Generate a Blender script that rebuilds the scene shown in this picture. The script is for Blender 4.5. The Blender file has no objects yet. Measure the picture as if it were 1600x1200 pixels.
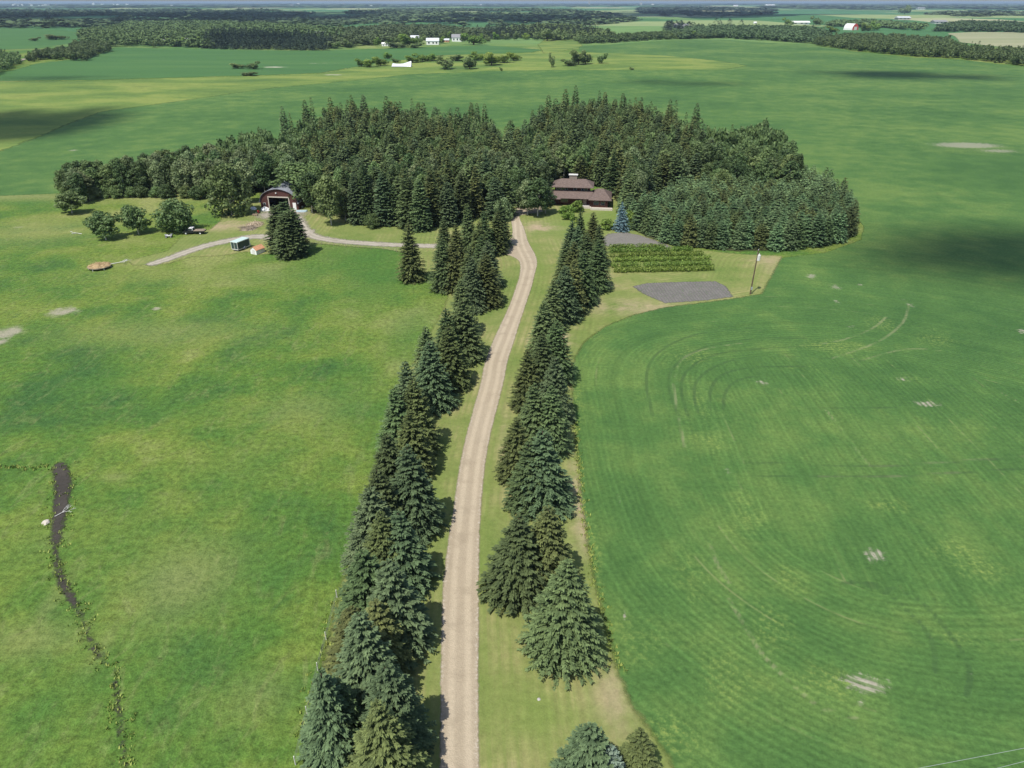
import bpy, math, random
import numpy as np
random.seed(7); RNG = np.random.default_rng(7)
PI = math.pi
C = bpy.context.scene.collection
scene = bpy.context.scene
# ------------------------------------------------------------------ camera
HC = 60.0; F = 1110.0; TILT = math.atan(597.0 / F)
S_, C_ = math.sin(TILT), math.cos(TILT)
cd = bpy.data.cameras.new('camera'); cam = bpy.data.objects.new('camera', cd); C.objects.link(cam)
cam.location = (0, 0, HC); cam.rotation_euler = (PI / 2 - TILT, 0, 0)
cd.sensor_width = 36; cd.lens = 36 * F / 1600; cd.clip_start = 1; cd.clip_end = 90000
scene.camera = cam
# ------------------------------------------------------------------ light
SUN_EL = math.radians(60); SUN_DIR = np.array([0.56, 0.83])           # way the shadows fall
SUN_DIR = SUN_DIR / np.linalg.norm(SUN_DIR)
world = bpy.data.worlds.new('World'); scene.world = world; world.use_nodes = True
wn = world.node_tree; bg = wn.nodes['Background']
sky = wn.nodes.new('ShaderNodeTexSky'); sky.sky_type = 'NISHITA'; sky.sun_disc = False
sky.sun_elevation = SUN_EL; sky.sun_rotation = math.atan2(-SUN_DIR[0], -SUN_DIR[1])
sky.air_density = 1.0; sky.dust_density = 1.2; sky.ozone_density = 1.5
wn.links.new(sky.outputs[0], bg.inputs[0]); bg.inputs[1].default_value = 0.13
sd_ = bpy.data.lights.new('sun', 'SUN'); sd_.energy = 4.6; sd_.angle = math.radians(0.53); sd_.color = (1, 0.955, 0.88)
sun = bpy.data.objects.new('sun', sd_); C.objects.link(sun)
from mathutils import Vector
sv = Vector((SUN_DIR[0] * math.cos(SUN_EL), SUN_DIR[1] * math.cos(SUN_EL), -math.sin(SUN_EL)))
sun.rotation_euler = sv.to_track_quat('-Z', 'Y').to_euler(); sun.location = (-50, -30, 120)
scene.view_settings.view_transform = 'Standard'; scene.view_settings.look = 'None'
scene.view_settings.exposure = 0.12; scene.view_settings.gamma = 1.0
scene.render.engine = 'CYCLES'
scene.cycles.max_bounces = 4; scene.cycles.diffuse_bounces = 2; scene.cycles.volume_bounces = 0
scene.cycles.transparent_max_bounces = 8

# ------------------------------------------------------------------ terrain
def sstep(a, b, x):
    t = np.clip((x - a) / (b - a), 0, 1); return t * t * (3 - 2 * t)
def hgt(x, y):
    x = np.asarray(x, float); y = np.asarray(y, float)
    w = sstep(430, 800, y)
    h = 2.2 * np.sin(x / 210 + 1.0) * np.cos(y / 170 + 0.5) + 1.2 * np.sin(x / 90 + y / 130)
    w2 = sstep(1300, 3000, y)
    h2 = 7 * np.sin(x / 620 + 2) * np.sin(y / 700) + 4 * np.sin(x / 330 + y / 450)
    return w * h * (1 - .3 * w2) + w2 * h2 * 0.9 - 3 * w2
def at(px, py, z=0.0):
    """ground point seen at photograph pixel (px,py); z = height above the ground"""
    v = (py - 600) / F; u = (px - 800) / F
    den = S_ + v * C_; num = C_ - v * S_
    h = 0.0
    for _ in range(25):
        d = (HC - z - h) / den
        h = 0.6 * h + 0.4 * float(hgt(u * d, num * d))
    d = (HC - z - h) / den
    return (u * d, num * d)
def mpp(py):   # metres per photo pixel on the ground at that row
    return HC / (S_ + (py - 600) / F * C_) / F
def A(pts, z=0.0): return [at(a, b, z) for a, b in pts]

# ------------------------------------------------------------------ helpers
def link(o, parent=None):
    C.objects.link(o)
    if parent: o.parent = parent
    return o
def tag(o, label=None, cat=None, group=None, kind=None):
    if label: o['label'] = label
    if cat: o['category'] = cat
    if group: o['group'] = group
    if kind: o['kind'] = kind
    return o
def empty(name, loc, rz=0.0, label=None, cat=None, group=None):
    o = bpy.data.objects.new(name, None); C.objects.link(o); o.empty_display_size = .5
    o.location = (loc[0], loc[1], loc[2] if len(loc) > 2 else float(hgt(loc[0], loc[1])))
    o.rotation_euler = (0, 0, rz)
    return tag(o, label, cat, group)
def npmesh(name, V, Q, mats, attrs=None, smooth=False, midx=None):
    V = np.asarray(V, np.float32); Q = np.asarray(Q, np.int32); k = Q.shape[1]
    me = bpy.data.meshes.new(name); me.vertices.add(len(V)); me.vertices.foreach_set('co', V.ravel())
    me.loops.add(Q.size); me.loops.foreach_set('vertex_index', Q.ravel())
    me.polygons.add(len(Q)); me.polygons.foreach_set('loop_start', np.arange(0, Q.size, k, dtype=np.int32))
    try: me.polygons.foreach_set('loop_total', np.full(len(Q), k, np.int32))
    except Exception: pass
    me.update(calc_edges=True)
    for m in (mats if isinstance(mats, (list, tuple)) else [mats]): me.materials.append(m)
    if midx is not None: me.polygons.foreach_set('material_index', np.asarray(midx, np.int32))
    for n, a in (attrs or {}).items():
        t = me.attributes.new(n, 'FLOAT', 'POINT'); t.data.foreach_set('value', np.asarray(a, np.float32).ravel())
    if smooth: me.polygons.foreach_set('use_smooth', np.ones(len(Q), bool))
    return me
class MB:
    """collects polygons of any size into one mesh"""
    def __init__(s): s.v = []; s.f = []
    def add(s, vs, fs):
        n = len(s.v); s.v += [tuple(p) for p in vs]; s.f += [tuple(i + n for i in f) for f in fs]; return s
    def box(s, x0, x1, y0, y1, z0, z1, rot=0.0, c=None, taper=0.0):
        cx, cy = (x0 + x1) / 2, (y0 + y1) / 2
        P = []
        for z, t in ((z0, 0), (z1, taper)):
            for x, y in ((x0, y0), (x1, y0), (x1, y1), (x0, y1)):
                P.append((cx + (x - cx) * (1 - t), cy + (y - cy) * (1 - t), z))
        if rot:
            ox, oy = c if c else (cx, cy); cr, sr = math.cos(rot), math.sin(rot)
            P = [(ox + (x - ox) * cr - (y - oy) * sr, oy + (x - ox) * sr + (y - oy) * cr, z) for x, y, z in P]
        return s.add(P, [(0, 3, 2, 1), (4, 5, 6, 7), (0, 1, 5, 4), (1, 2, 6, 5), (2, 3, 7, 6), (3, 0, 4, 7)])
    def tube(s, p, q, r0, r1=None, n=8, cap=True):
        r1 = r0 if r1 is None else r1
        p = Vector(p); q = Vector(q); d = (q - p)
        if d.length < 1e-6: return s
        d.normalize(); a = d.orthogonal().normalized(); b = d.cross(a)
        P = []
        for c, r in ((p, r0), (q, r1)):
            for i in range(n):
                t = 2 * PI * i / n; P.append(tuple(c + a * (r * math.cos(t)) + b * (r * math.sin(t))))
        fs = [(i, (i + 1) % n, n + (i + 1) % n, n + i) for i in range(n)]
        if cap: fs += [tuple(range(n - 1, -1, -1)), tuple(range(n, 2 * n))]
        return s.add(P, fs)
    def path(s, pts, r, n=6):
        for a, b in zip(pts[:-1], pts[1:]): s.tube(a, b, r, r, n)
        return s
    def prism(s, prof, y0, y1):      # profile in xz extruded along y
        n = len(prof)
        P = [(x, y0, z) for x, z in prof] + [(x, y1, z) for x, z in prof]
        return s.add(P, [tuple(range(n)), tuple(range(2 * n - 1, n - 1, -1))] + [((i + 1) % n, i, n + i, n + (i + 1) % n) for i in range(n)])
    def prismy(s, prof, x0, x1):     # profile in yz extruded along x
        n = len(prof)
        P = [(x0, y, z) for y, z in prof] + [(x1, y, z) for y, z in prof]
        return s.add(P, [tuple(range(n)), tuple(range(2 * n - 1, n - 1, -1))] + [((i + 1) % n, i, n + i, n + (i + 1) % n) for i in range(n)])
    def hip(s, x0, x1, y0, y1, z0, z1, inset, th=0.16):
        # hipped roof with an eave thickness
        ym = (y0 + y1) / 2
        P = [(x0, y0, z0), (x1, y0, z0), (x1, y1, z0), (x0, y1, z0), (x0, y0, z0 + th), (x1, y0, z0 + th), (x1, y1, z0 + th), (x0, y1, z0 + th),
             (x0 + inset, ym, z1), (x1 - inset, ym, z1)]
        return s.add(P, [(0, 3, 2, 1), (0, 1, 5, 4), (1, 2, 6, 5), (2, 3, 7, 6), (3, 0, 4, 7), (4, 5, 9, 8), (5, 6, 9), (6, 7, 8, 9), (7, 4, 8)])
    def build(s, name, m, parent=None, bevel=0.0, smooth=False):
        me = bpy.data.meshes.new(name); me.from_pydata(s.v, [], s.f); me.update()
        me.materials.append(m)
        o = link(bpy.data.objects.new(name, me), parent)
        if smooth:
            for p in me.polygons: p.use_smooth = True
        if bevel:
            b = o.modifiers.new('bevel', 'BEVEL'); b.width = bevel; b.segments = 2; b.limit_method = 'ANGLE'
        return o

# ------------------------------------------------------------------ materials
class NT:
    def __init__(s, name, rough=0.85, spec=0.25):
        s.m = bpy.data.materials.new(name); s.m.use_nodes = True; s.t = s.m.node_tree
        s.b = s.t.nodes['Principled BSDF']; s.b.inputs['Roughness'].default_value = rough
        s.b.inputs['Specular IOR Level'].default_value = spec
        s._pos = None
    def n(s, ty): return s.t.nodes.new(ty)
    def set(s, sock, v):
        if hasattr(v, 'links') or isinstance(v, bpy.types.NodeSocket): s.t.links.new(v, sock)
        elif isinstance(v, (tuple, list)) and len(v) == 3 and sock.type == 'RGBA': sock.default_value = (*v, 1)
        else: sock.default_value = v
    def pos(s, obj=False):
        if obj:
            return s.n('ShaderNodeTexCoord').outputs['Object']
        if not s._pos: s._pos = s.n('ShaderNodeNewGeometry').outputs['Position']
        return s._pos
    def scale(s, v, sc):
        k = s.n('ShaderNodeMapping'); s.set(k.inputs['Vector'], v); k.inputs['Scale'].default_value = sc; return k.outputs[0]
    def rot(s, v, ang, sc=(1, 1, 1)):
        k = s.n('ShaderNodeMapping'); s.set(k.inputs['Vector'], v); k.inputs['Rotation'].default_value = (0, 0, ang); k.inputs['Scale'].default_value = sc; return k.outputs[0]
    def noise(s, sc, detail=4, rough=.55, vec=None, dist=0.0):
        k = s.n('ShaderNodeTexNoise'); s.set(k.inputs['Vector'], vec if vec is not None else s.pos())
        k.inputs['Scale'].default_value = sc; k.inputs['Detail'].default_value = detail; k.inputs['Roughness'].default_value = rough
        k.inputs['Distortion'].default_value = dist; return k.outputs[0]
    def vor(s, sc, vec=None, feature='F1', out='Distance'):
        k = s.n('ShaderNodeTexVoronoi'); k.feature = feature; s.set(k.inputs['Vector'], vec if vec is not None else s.pos())
        k.inputs['Scale'].default_value = sc; return k.outputs[out]
    def attr(s, nm, out='Fac'):
        k = s.n('ShaderNodeAttribute'); k.attribute_name = nm; return k.outputs[out]
    def rand(s): return s.n('ShaderNodeObjectInfo').outputs['Random']
    def math(s, op, a, b=0.0, c=None, clamp=False):
        k = s.n('ShaderNodeMath'); k.operation = op; k.use_clamp = clamp; s.set(k.inputs[0], a); s.set(k.inputs[1], b)
        if c is not None: s.set(k.inputs[2], c)
        return k.outputs[0]
    def rng(s, x, a, b, c=0.0, d=1.0, smooth=True):
        k = s.n('ShaderNodeMapRange'); k.interpolation_type = 'SMOOTHSTEP' if smooth else 'LINEAR'
        for i, v in enumerate((x, a, b, c, d)): s.set(k.inputs[i], v)
        return k.outputs[0]
    def mix(s, f, a, b, mode='MIX'):
        k = s.n('ShaderNodeMix'); k.data_type = 'RGBA'; k.blend_type = mode
        s.set(k.inputs[0], f); s.set(k.inputs[6], a); s.set(k.inputs[7], b); return k.outputs[2]
    def ramp(s, f, stops, interp='LINEAR'):
        k = s.n('ShaderNodeValToRGB'); s.set(k.inputs[0], f); e = k.color_ramp; e.interpolation = interp
        while len(e.elements) < len(stops): e.elements.new(0.5)
        for el, (p, c) in zip(e.elements, stops): el.position = p; el.color = (*c, 1)
        return k.outputs[0]
    def mul(s, col, f):   # colour * value
        k = s.n('ShaderNodeVectorMath'); k.operation = 'SCALE'; s.set(k.inputs[0], col); s.set(k.inputs['Scale'], f); return k.outputs[0]
    def col(s, c): s.set(s.b.inputs['Base Color'], c); return s
    def bump(s, h, strength=.4, dist=.1):
        k = s.n('ShaderNodeBump'); k.inputs['Strength'].default_value = strength; k.inputs['Distance'].default_value = dist
        s.set(k.inputs['Height'], h); s.t.links.new(k.outputs[0], s.b.inputs['Normal']); return s
    def alpha(s, fac):
        tr = s.n('ShaderNodeBsdfTransparent'); mx = s.n('ShaderNodeMixShader'); s.set(mx.inputs[0], fac)
        s.t.links.new(tr.outputs[0], mx.inputs[1]); s.t.links.new(s.b.outputs[0], mx.inputs[2])
        s.t.links.new(mx.outputs[0], s.t.nodes['Material Output'].inputs['Surface']); return s
    def fringe(s, sc=0.9, amp=1.6, soft=0.5, detail=5):
        e = s.math('ADD', s.attr('sd'), s.math('MULTIPLY', s.math('SUBTRACT', s.noise(sc, detail, .65), .5), amp))
        return s.alpha(s.rng(e, -soft, soft))
def plain(name, c, rough=.6, spec=.3, var=.15, sc=3.0, metal=0.0):
    k = NT(name, rough, spec); n = k.noise(sc, 4, .6, k.pos(True))
    k.col(k.mix(n, tuple(x * (1 - var) for x in c), tuple(min(1, x * (1 + var)) for x in c)))
    k.b.inputs['Metallic'].default_value = metal
    return k.m

# --- grass of the pasture and everything far beyond
def mat_pasture():
    k = NT('pasture_grass', .9, .15); P = k.pos()
    big = k.noise(.014, 4, .6, dist=.4); mid = k.noise(.07, 5, .65); fine = k.noise(1.1, 5, .75); tiny = k.noise(4.5, 3, .8)
    st = k.noise(.5, 5, .7, k.rot(P, .5, (1, .35, 1)), 1.0)
    base = k.ramp(k.math('ADD', k.math('MULTIPLY', big, .62), k.math('MULTIPLY', mid, .38)),
                  [(.39, (.046, .112, .028)), (.46, (.080, .158, .028)), (.53, (.138, .195, .036)), (.61, (.215, .240, .075))])
    # yellow green and dry stems
    base = k.mix(k.rng(st, .50, .72, 0, .42), base, (.20, .22, .085))
    base = k.mix(k.rng(k.noise(.22, 5, .7, dist=.6), .60, .74, 0, .45), base, (.028, .085, .03))
    base = k.mix(k.rng(k.noise(.9, 4, .7), .66, .78, 0, .5), base, (.25, .26, .13))
    var = k.math('ADD', k.math('MULTIPLY', fine, 1.0), k.math('MULTIPLY', tiny, .6))
    near = k.mul(base, k.math('ADD', k.math('MULTIPLY', var, 2.3), -.84))
    # the upper part of the pasture (dry strip at the edge of the far crop)
    near = k.mix(k.math('MULTIPLY', k.attr('dry'), k.rng(k.math('MULTIPLY', var, .62), .3, .65, .25, .9)), near, (.25, .26, .10))
    near = k.mix(k.math('MULTIPLY', k.attr('lush'), .75), near, k.mul((.060, .145, .030), k.math('ADD', k.math('MULTIPLY', var, 1.8), -.44)))
    bar = k.math('ADD', k.attr('bare'), k.math('MULTIPLY', k.math('SUBTRACT', k.noise(.45, 6, .75), .5), 1.7))
    near = k.mix(k.rng(bar, .35, 1.0, 0, .85), near, k.mix(fine, (.26, .24, .17), (.42, .38, .30)))
    # far patchwork of fields
    cells = k.n('ShaderNodeTexVoronoi'); cells.distance = 'CHEBYCHEV'
    k.set(cells.inputs['Vector'], k.rot(P, .12, (1 / 620., 1 / 900., 0))); cells.inputs['Scale'].default_value = 1.0
    cells.inputs['Randomness'].default_value = .8
    sep = k.n('ShaderNodeSeparateColor'); k.set(sep.inputs[0], cells.outputs['Color'])
    far = k.ramp(sep.outputs[0], [(0, (.045, .115, .04)), (.28, (.10, .17, .055)), (.5, (.05, .13, .055)), (.68, (.17, .215, .09)), (.84, (.07, .12, .05)), (.93, (.24, .25, .14))], 'CONSTANT')
    far = k.mul(far, k.math('ADD', k.noise(.01, 5, .6), .85))
    col = k.mix(k.attr('far'), near, far)
    k.col(col); k.bump(k.math('ADD', fine, k.math('MULTIPLY', mid, 2.0)), 1.0, .3)
    return k.m
def mat_crop():
    k = NT('crop_rows', .85, .2)
    swf = k.math('GREATER_THAN', k.attr('sw'), 0.0)
    row0 = k.math('ADD', k.math('MULTIPLY', swf, k.attr('rowin')), k.math('MULTIPLY', k.math('SUBTRACT', 1.0, swf), k.attr('rowedge')))
    row = k.math('ADD', row0, k.math('MULTIPLY', k.noise(.05, 2, .5), 1.5))
    fine = k.noise(1.6, 5, .75); tiny = k.noise(5, 3, .8); mid = k.noise(.10, 5, .65); big = k.noise(.012, 4, .6)
    s1 = k.math('SINE', k.math('MULTIPLY', row, 2 * PI / .92))
    s2 = k.math('SINE', k.math('MULTIPLY', row, 2 * PI / 2.8))
    comb = k.n('ShaderNodeCombineXYZ'); k.set(comb.inputs[0], k.math('MULTIPLY', row, 1.0)); 
    rowband = k.noise(.55, 4, .7, comb.outputs[0])           # every pass its own tone
    base = k.ramp(k.math('ADD', k.math('MULTIPLY', big, .55), k.math('MULTIPLY', mid, .45)),
                  [(.38, (.046, .110, .028)), (.49, (.066, .140, .034)), (.60, (.110, .182, .044))])
    near = k.attr('nearf')
    sc = k.math('ADD', 1.0, k.math('MULTIPLY', near, k.math('ADD', k.math('MULTIPLY', s1, k.math('MULTIPLY', k.rng(k.noise(.07, 4, .7), .42, .62), .075)), k.math('MULTIPLY', k.math('MULTIPLY', s2, k.rng(k.noise(.05, 4, .7), .5, .7)), .07))))
    base = k.mul(base, k.math('MULTIPLY', sc, k.math('ADD', .62, k.math('MULTIPLY', rowband, .75))))
    base = k.mul(base, k.math('ADD', .05, k.math('MULTIPLY', k.math('ADD', fine, k.math('MULTIPLY', tiny, .5)), 1.28)))
    # weedy yellow patches, thinner where the seeder missed
    yel = k.math('ADD', k.attr('weedy'), k.math('MULTIPLY', k.math('SUBTRACT', mid, .5), 1.6))
    yel = k.math('MULTIPLY', k.rng(yel, .2, 1.1), k.rng(fine, .46, .64))
    yel = k.math('MULTIPLY', yel, k.rng(s1, -.6, .6, .45, 1.0))
    base = k.mix(k.math('MULTIPLY', yel, .8), base, (.24, .29, .07))
    g2 = k.math('MULTIPLY', k.rng(k.noise(.045, 5, .7, dist=.8), .56, .74), k.rng(rowband, .5, .66))
    base = k.mix(k.math('MULTIPLY', g2, .5), base, (.17, .235, .065))
    # thin line gaps and wheel tracks
    tl = k.math('ABSOLUTE', k.math('SUBTRACT', k.math('FRACT', k.math('DIVIDE', row0, 6.1)), .5))
    tr = k.math('MULTIPLY', k.rng(tl, .035, .012), k.rng(k.noise(.05, 5, .75, dist=.8), .54, .64))
    base = k.mix(k.math('MULTIPLY', k.math('MULTIPLY', tr, near), .5), base, (.19, .22, .09))
    lp = k.math('MULTIPLY', k.rng(k.attr('dpale'), .42, .12), k.rng(k.noise(.12, 5, .75), .40, .58))
    base = k.mix(k.math('MULTIPLY', lp, .5), base, (.24, .25, .13))
    ld = k.math('MULTIPLY', k.rng(k.attr('ddark'), .45, .15), k.rng(k.noise(.2, 4, .7), .3, .55))
    base = k.mix(k.math('MULTIPLY', ld, .45), base, (.03, .06, .025))
    bar = k.math('ADD', k.attr('bare'), k.math('MULTIPLY', k.math('SUBTRACT', k.noise(.7, 6, .8, dist=.6), .5), 2.6))
    base = k.mix(k.math('MULTIPLY', k.rng(bar, .55, 1.05), k.rng(s1, -.5, .5, .25, .9)), base, k.mix(fine, (.22, .2, .14), (.46, .42, .35)))
    k.col(base)
    k.bump(k.math('ADD', k.math('MULTIPLY', s1, k.math('MULTIPLY', near, .25)), k.math('ADD', fine, mid)), .55, .16)
    k.fringe(.8, 1.7, .35)
    return k.m
def mat_lawn():
    k = NT('mown_lawn', .9, .15)
    mid = k.noise(.12, 5, .65); big = k.noise(.035, 4, .6, dist=.5); fine = k.noise(1.3, 5, .7); tiny = k.noise(5, 3, .8)
    a = k.attr('across')
    s = k.math('SINE', k.math('MULTIPLY', k.math('ADD', a, k.math('MULTIPLY', mid, .35)), 2 * PI / 1.25))
    comb = k.n('ShaderNodeCombineXYZ'); k.set(comb.inputs[0], a); band = k.noise(.9, 4, .7, comb.outputs[0])
    base = k.ramp(k.math('ADD', k.math('MULTIPLY', big, .5), k.math('MULTIPLY', mid, .5)),
                  [(.37, (.115, .170, .040)), (.48, (.175, .208, .062)), (.57, (.240, .238, .092)), (.68, (.32, .27, .145))])
    base = k.mix(k.attr('green'), base, (.135, .20, .042))
    base = k.mul(base, k.math('ADD', 1.0, k.math('MULTIPLY', s, k.math('MULTIPLY', k.rng(k.noise(.06, 4), .4, .62), .11))))
    base = k.mix(k.rng(band, .44, .60, 0, .65), base, (.16, .205, .055))
    base = k.mix(k.math('MULTIPLY', k.attr('worn'), k.rng(mid, .35, .6)), base, (.36, .28, .185))
    base = k.mul(base, k.math('ADD', .42, k.math('MULTIPLY', k.math('ADD', fine, k.math('MULTIPLY', tiny, .5)), .80)))
    k.col(base); k.bump(k.math('ADD', fine, tiny), .5, .08); k.fringe(.9, 1.5, .5)
    return k.m
def mat_gravel(nm, c1, c2, fr=(1.3, .5, .16)):
    k = NT(nm, .95, .15)
    fine = k.noise(3.0, 6, .8); mid = k.noise(.35, 5, .6); tiny = k.vor(7.0)
    e = k.math('ABSOLUTE', k.attr('across'))
    base = k.mix(k.noise(.5, 4, .6, k.scale(k.pos(), (1, .12, 1))), c1, c2)
    # wheel tracks packed paler, loose stones at the crown and the verge
    tr = k.math('ABSOLUTE', k.math('SUBTRACT', e, .82))
    base = k.mix(k.rng(tr, .6, .1, 0, .6), base, tuple(min(1, x * 1.18) for x in c2))
    base = k.mix(k.rng(mid, .5, .72, 0, .35), base, tuple(x * .74 for x in c1))
    base = k.mul(base, k.math('ADD', .62, k.math('MULTIPLY', fine, .55)))
    stone = k.math('MULTIPLY', k.rng(k.attr('sd'), .55, .05), k.rng(fine, .52, .6))
    base = k.mix(k.math('MULTIPLY', stone, .6), base, (.56, .52, .45))
    k.col(base); k.bump(k.math('ADD', fine, tiny), .6, .05); k.fringe(*fr)
    return k.m
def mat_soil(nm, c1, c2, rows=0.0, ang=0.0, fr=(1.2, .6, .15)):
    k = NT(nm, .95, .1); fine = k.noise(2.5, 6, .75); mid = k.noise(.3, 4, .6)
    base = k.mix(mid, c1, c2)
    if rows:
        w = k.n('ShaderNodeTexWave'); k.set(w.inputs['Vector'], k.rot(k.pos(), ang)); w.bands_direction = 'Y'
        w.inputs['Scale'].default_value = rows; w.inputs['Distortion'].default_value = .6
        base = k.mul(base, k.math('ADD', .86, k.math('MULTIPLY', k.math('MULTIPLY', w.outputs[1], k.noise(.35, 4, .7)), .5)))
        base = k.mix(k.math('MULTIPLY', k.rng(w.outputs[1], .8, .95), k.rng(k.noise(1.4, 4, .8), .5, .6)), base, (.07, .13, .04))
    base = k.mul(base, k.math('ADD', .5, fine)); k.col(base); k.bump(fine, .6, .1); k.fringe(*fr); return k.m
def mat_field(nm, stops, sc=.02, st=(1, .25)):
    k = NT(nm, .9, .15); n1 = k.noise(sc, 5, .65, k.scale(k.pos(), (st[1], st[0], 1)), .3); n2 = k.noise(.4, 5, .7)
    b = k.mul(k.ramp(n1, stops), k.math('ADD', .65, k.math('MULTIPLY', n2, .7))); k.col(b)
    bar = k.math('ADD', k.attr('bare'), k.math('MULTIPLY', k.math('SUBTRACT', k.noise(.12, 4), .5), .8))
    k.col(k.mix(k.rng(bar, .5, .8), b, (.40, .38, .30)))
    k.bump(n2, .4, .2); k.fringe(.15, 9, 1.5); return k.m
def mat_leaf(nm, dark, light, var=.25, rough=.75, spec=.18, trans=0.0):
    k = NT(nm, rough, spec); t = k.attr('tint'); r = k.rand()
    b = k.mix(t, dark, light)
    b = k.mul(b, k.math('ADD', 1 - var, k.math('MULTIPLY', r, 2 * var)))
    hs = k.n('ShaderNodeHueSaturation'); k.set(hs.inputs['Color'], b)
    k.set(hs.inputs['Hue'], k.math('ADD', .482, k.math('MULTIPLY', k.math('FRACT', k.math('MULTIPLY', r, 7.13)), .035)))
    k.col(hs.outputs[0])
    if trans:
        tr = k.n('ShaderNodeBsdfTranslucent'); k.t.links.new(hs.outputs[0], tr.inputs[0])
        mx = k.n('ShaderNodeMixShader'); mx.inputs[0].default_value = trans
        k.t.links.new(k.b.outputs[0], mx.inputs[1]); k.t.links.new(tr.outputs[0], mx.inputs[2])
        k.t.links.new(mx.outputs[0], k.t.nodes['Material Output'].inputs['Surface'])
    return k.m
def mat_shingle(nm, c, sc=6):
    k = NT(nm, .85, .2); P = k.pos(True); b = k.n('ShaderNodeTexBrick'); k.set(b.inputs['Vector'], P)
    b.inputs['Scale'].default_value = 1.6; b.inputs['Mortar Size'].default_value = .01
    b.inputs['Color1'].default_value = (*c, 1); b.inputs['Color2'].default_value = (*[x * .72 for x in c], 1); b.inputs['Mortar'].default_value = (*[x * .4 for x in c], 1)
    n = k.noise(1.2, 5, .7, P); k.col(k.mul(b.outputs[0], k.math('ADD', .65, k.math('MULTIPLY', n, .7)))); k.bump(n, .5, .05); return k.m
def mat_boards(nm, c, sc=3.0, axis='X'):
    k = NT(nm, .8, .2); P = k.pos(True); w = k.n('ShaderNodeTexWave'); k.set(w.inputs['Vector'], P); w.bands_direction = axis
    w.inputs['Scale'].default_value = sc; w.inputs['Distortion'].default_value = .1; n = k.noise(1.5, 5, .7, P)
    b = k.mul(c, k.math('ADD', .55, k.math('MULTIPLY', n, .9))); k.col(k.mix(k.rng(w.outputs[1], .02, .12), tuple(x * .35 for x in c), b)); k.bump(w.outputs[1], .5, .02); return k.m

M = {}
M['pasture'] = mat_pasture(); M['crop'] = mat_crop(); M['lawn'] = mat_lawn()
M['gravel'] = mat_gravel('drive_gravel', (.35, .288, .202), (.455, .385, .280))
M['track'] = mat_gravel('track_gravel', (.30, .27, .21), (.42, .38, .31), (.8, 3.0, .9))
M['soil'] = mat_soil('garden_soil', (.115, .108, .10), (.20, .188, .172), .42, 1.5, (1.2, 1.3, .3))
M['mud'] = mat_soil('ditch_mud', (.030, .028, .026), (.085, .075, .062), fr=(1.4, 1.9, .4))
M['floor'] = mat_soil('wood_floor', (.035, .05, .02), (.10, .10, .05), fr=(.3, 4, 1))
M['meadow'] = mat_field('meadow_grass', [(.3, (.07, .13, .035)), (.48, (.13, .195, .045)), (.6, (.20, .245, .06)), (.75, (.10, .15, .04))], .022, (1, .55))
M['far_crop'] = mat_field('far_crop', [(.3, (.050, .122, .038)), (.55, (.062, .145, .042)), (.75, (.085, .165, .048))], .015)
M['pale_field'] = mat_field('pale_field', [(.3, (.15, .2, .085)), (.5, (.27, .28, .16)), (.7, (.34, .33, .21))], .03, (1, .1))
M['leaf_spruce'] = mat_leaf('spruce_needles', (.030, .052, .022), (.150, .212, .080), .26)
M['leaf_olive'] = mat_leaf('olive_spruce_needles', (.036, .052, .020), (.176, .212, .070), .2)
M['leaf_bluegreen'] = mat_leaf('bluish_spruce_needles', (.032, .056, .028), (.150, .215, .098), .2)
M['leaf_pale'] = mat_leaf('pale_spruce_needles', (.06, .09, .07), (.25, .33, .24), .1)
M['leaf_blue'] = mat_leaf('blue_spruce_needles', (.05, .10, .12), (.26, .37, .41), .1)
M['leaf_young'] = mat_leaf('young_spruce_needles', (.045, .080, .036), (.195, .300, .130), .26)
M['leaf_poplar'] = mat_leaf('poplar_leaves', (.060, .100, .034), (.235, .325, .115), .28, .6, .3, .3)
M['leaf_paler'] = mat_leaf('pale_poplar_leaves', (.090, .130, .055), (.30, .37, .170), .22, .6, .3, .3)
M['leaf_deep'] = mat_leaf('deep_green_leaves', (.032, .062, .022), (.130, .200, .070), .22, .6, .3, .25)
M['leaf_bright'] = mat_leaf('bright_shrub_leaves', (.08, .14, .022), (.27, .38, .075), .15, .6, .3, .3)
M['leaf_far'] = mat_leaf('far_wood_leaves', (.052, .082, .036), (.115, .165, .070), .2)
M['leaf_farlight'] = mat_leaf('far_light_wood_leaves', (.090, .135, .048), (.185, .255, .090), .2)
M['leaf_fardark'] = mat_leaf('far_conifer_needles', (.026, .044, .030), (.085, .120, .070), .2)
M['bark'] = plain('spruce_bark', (.12, .085, .06), .9, .1, .4, 6)
M['aspen_bark'] = plain('pale_aspen_bark', (.48, .45, .38), .85, .15, .35, 3)
M['wood'] = plain('weathered_wood', (.30, .25, .19), .9, .1, .3, 5)
M['white'] = plain('white_paint', (.78, .78, .76), .5, .3, .06)
M['dirtywhite'] = plain('dirty_white', (.62, .61, .57), .7, .2, .2)
M['black'] = plain('black_paint', (.02, .022, .026), .3, .5, .2)
M['rubber'] = plain('rubber', (.03, .03, .03), .9, .2)
M['glass'] = plain('dark_glass', (.03, .04, .05), .08, .8, .1)
M['metal'] = plain('grey_metal', (.42, .44, .45), .45, .5, .1, metal=.3)
M['tan'] = plain('tan_deck_boards', (.42, .34, .24), .85, .1, .3, 4)
M['orange'] = plain('faded_orange_sheet', (.52, .27, .15), .7, .2, .35, 2)
M['hay'] = plain('dry_hay', (.42, .31, .17), .95, .05, .5, 6)
M['tin'] = plain('pale_tin_roof', (.56, .58, .60), .5, .4, .18, 1.0, metal=.1)
M['shingle'] = mat_shingle('brown_shingle', (.185, .138, .118))
M['grey_shingle'] = mat_shingle('grey_barn_roof', (.30, .32, .36))
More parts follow.
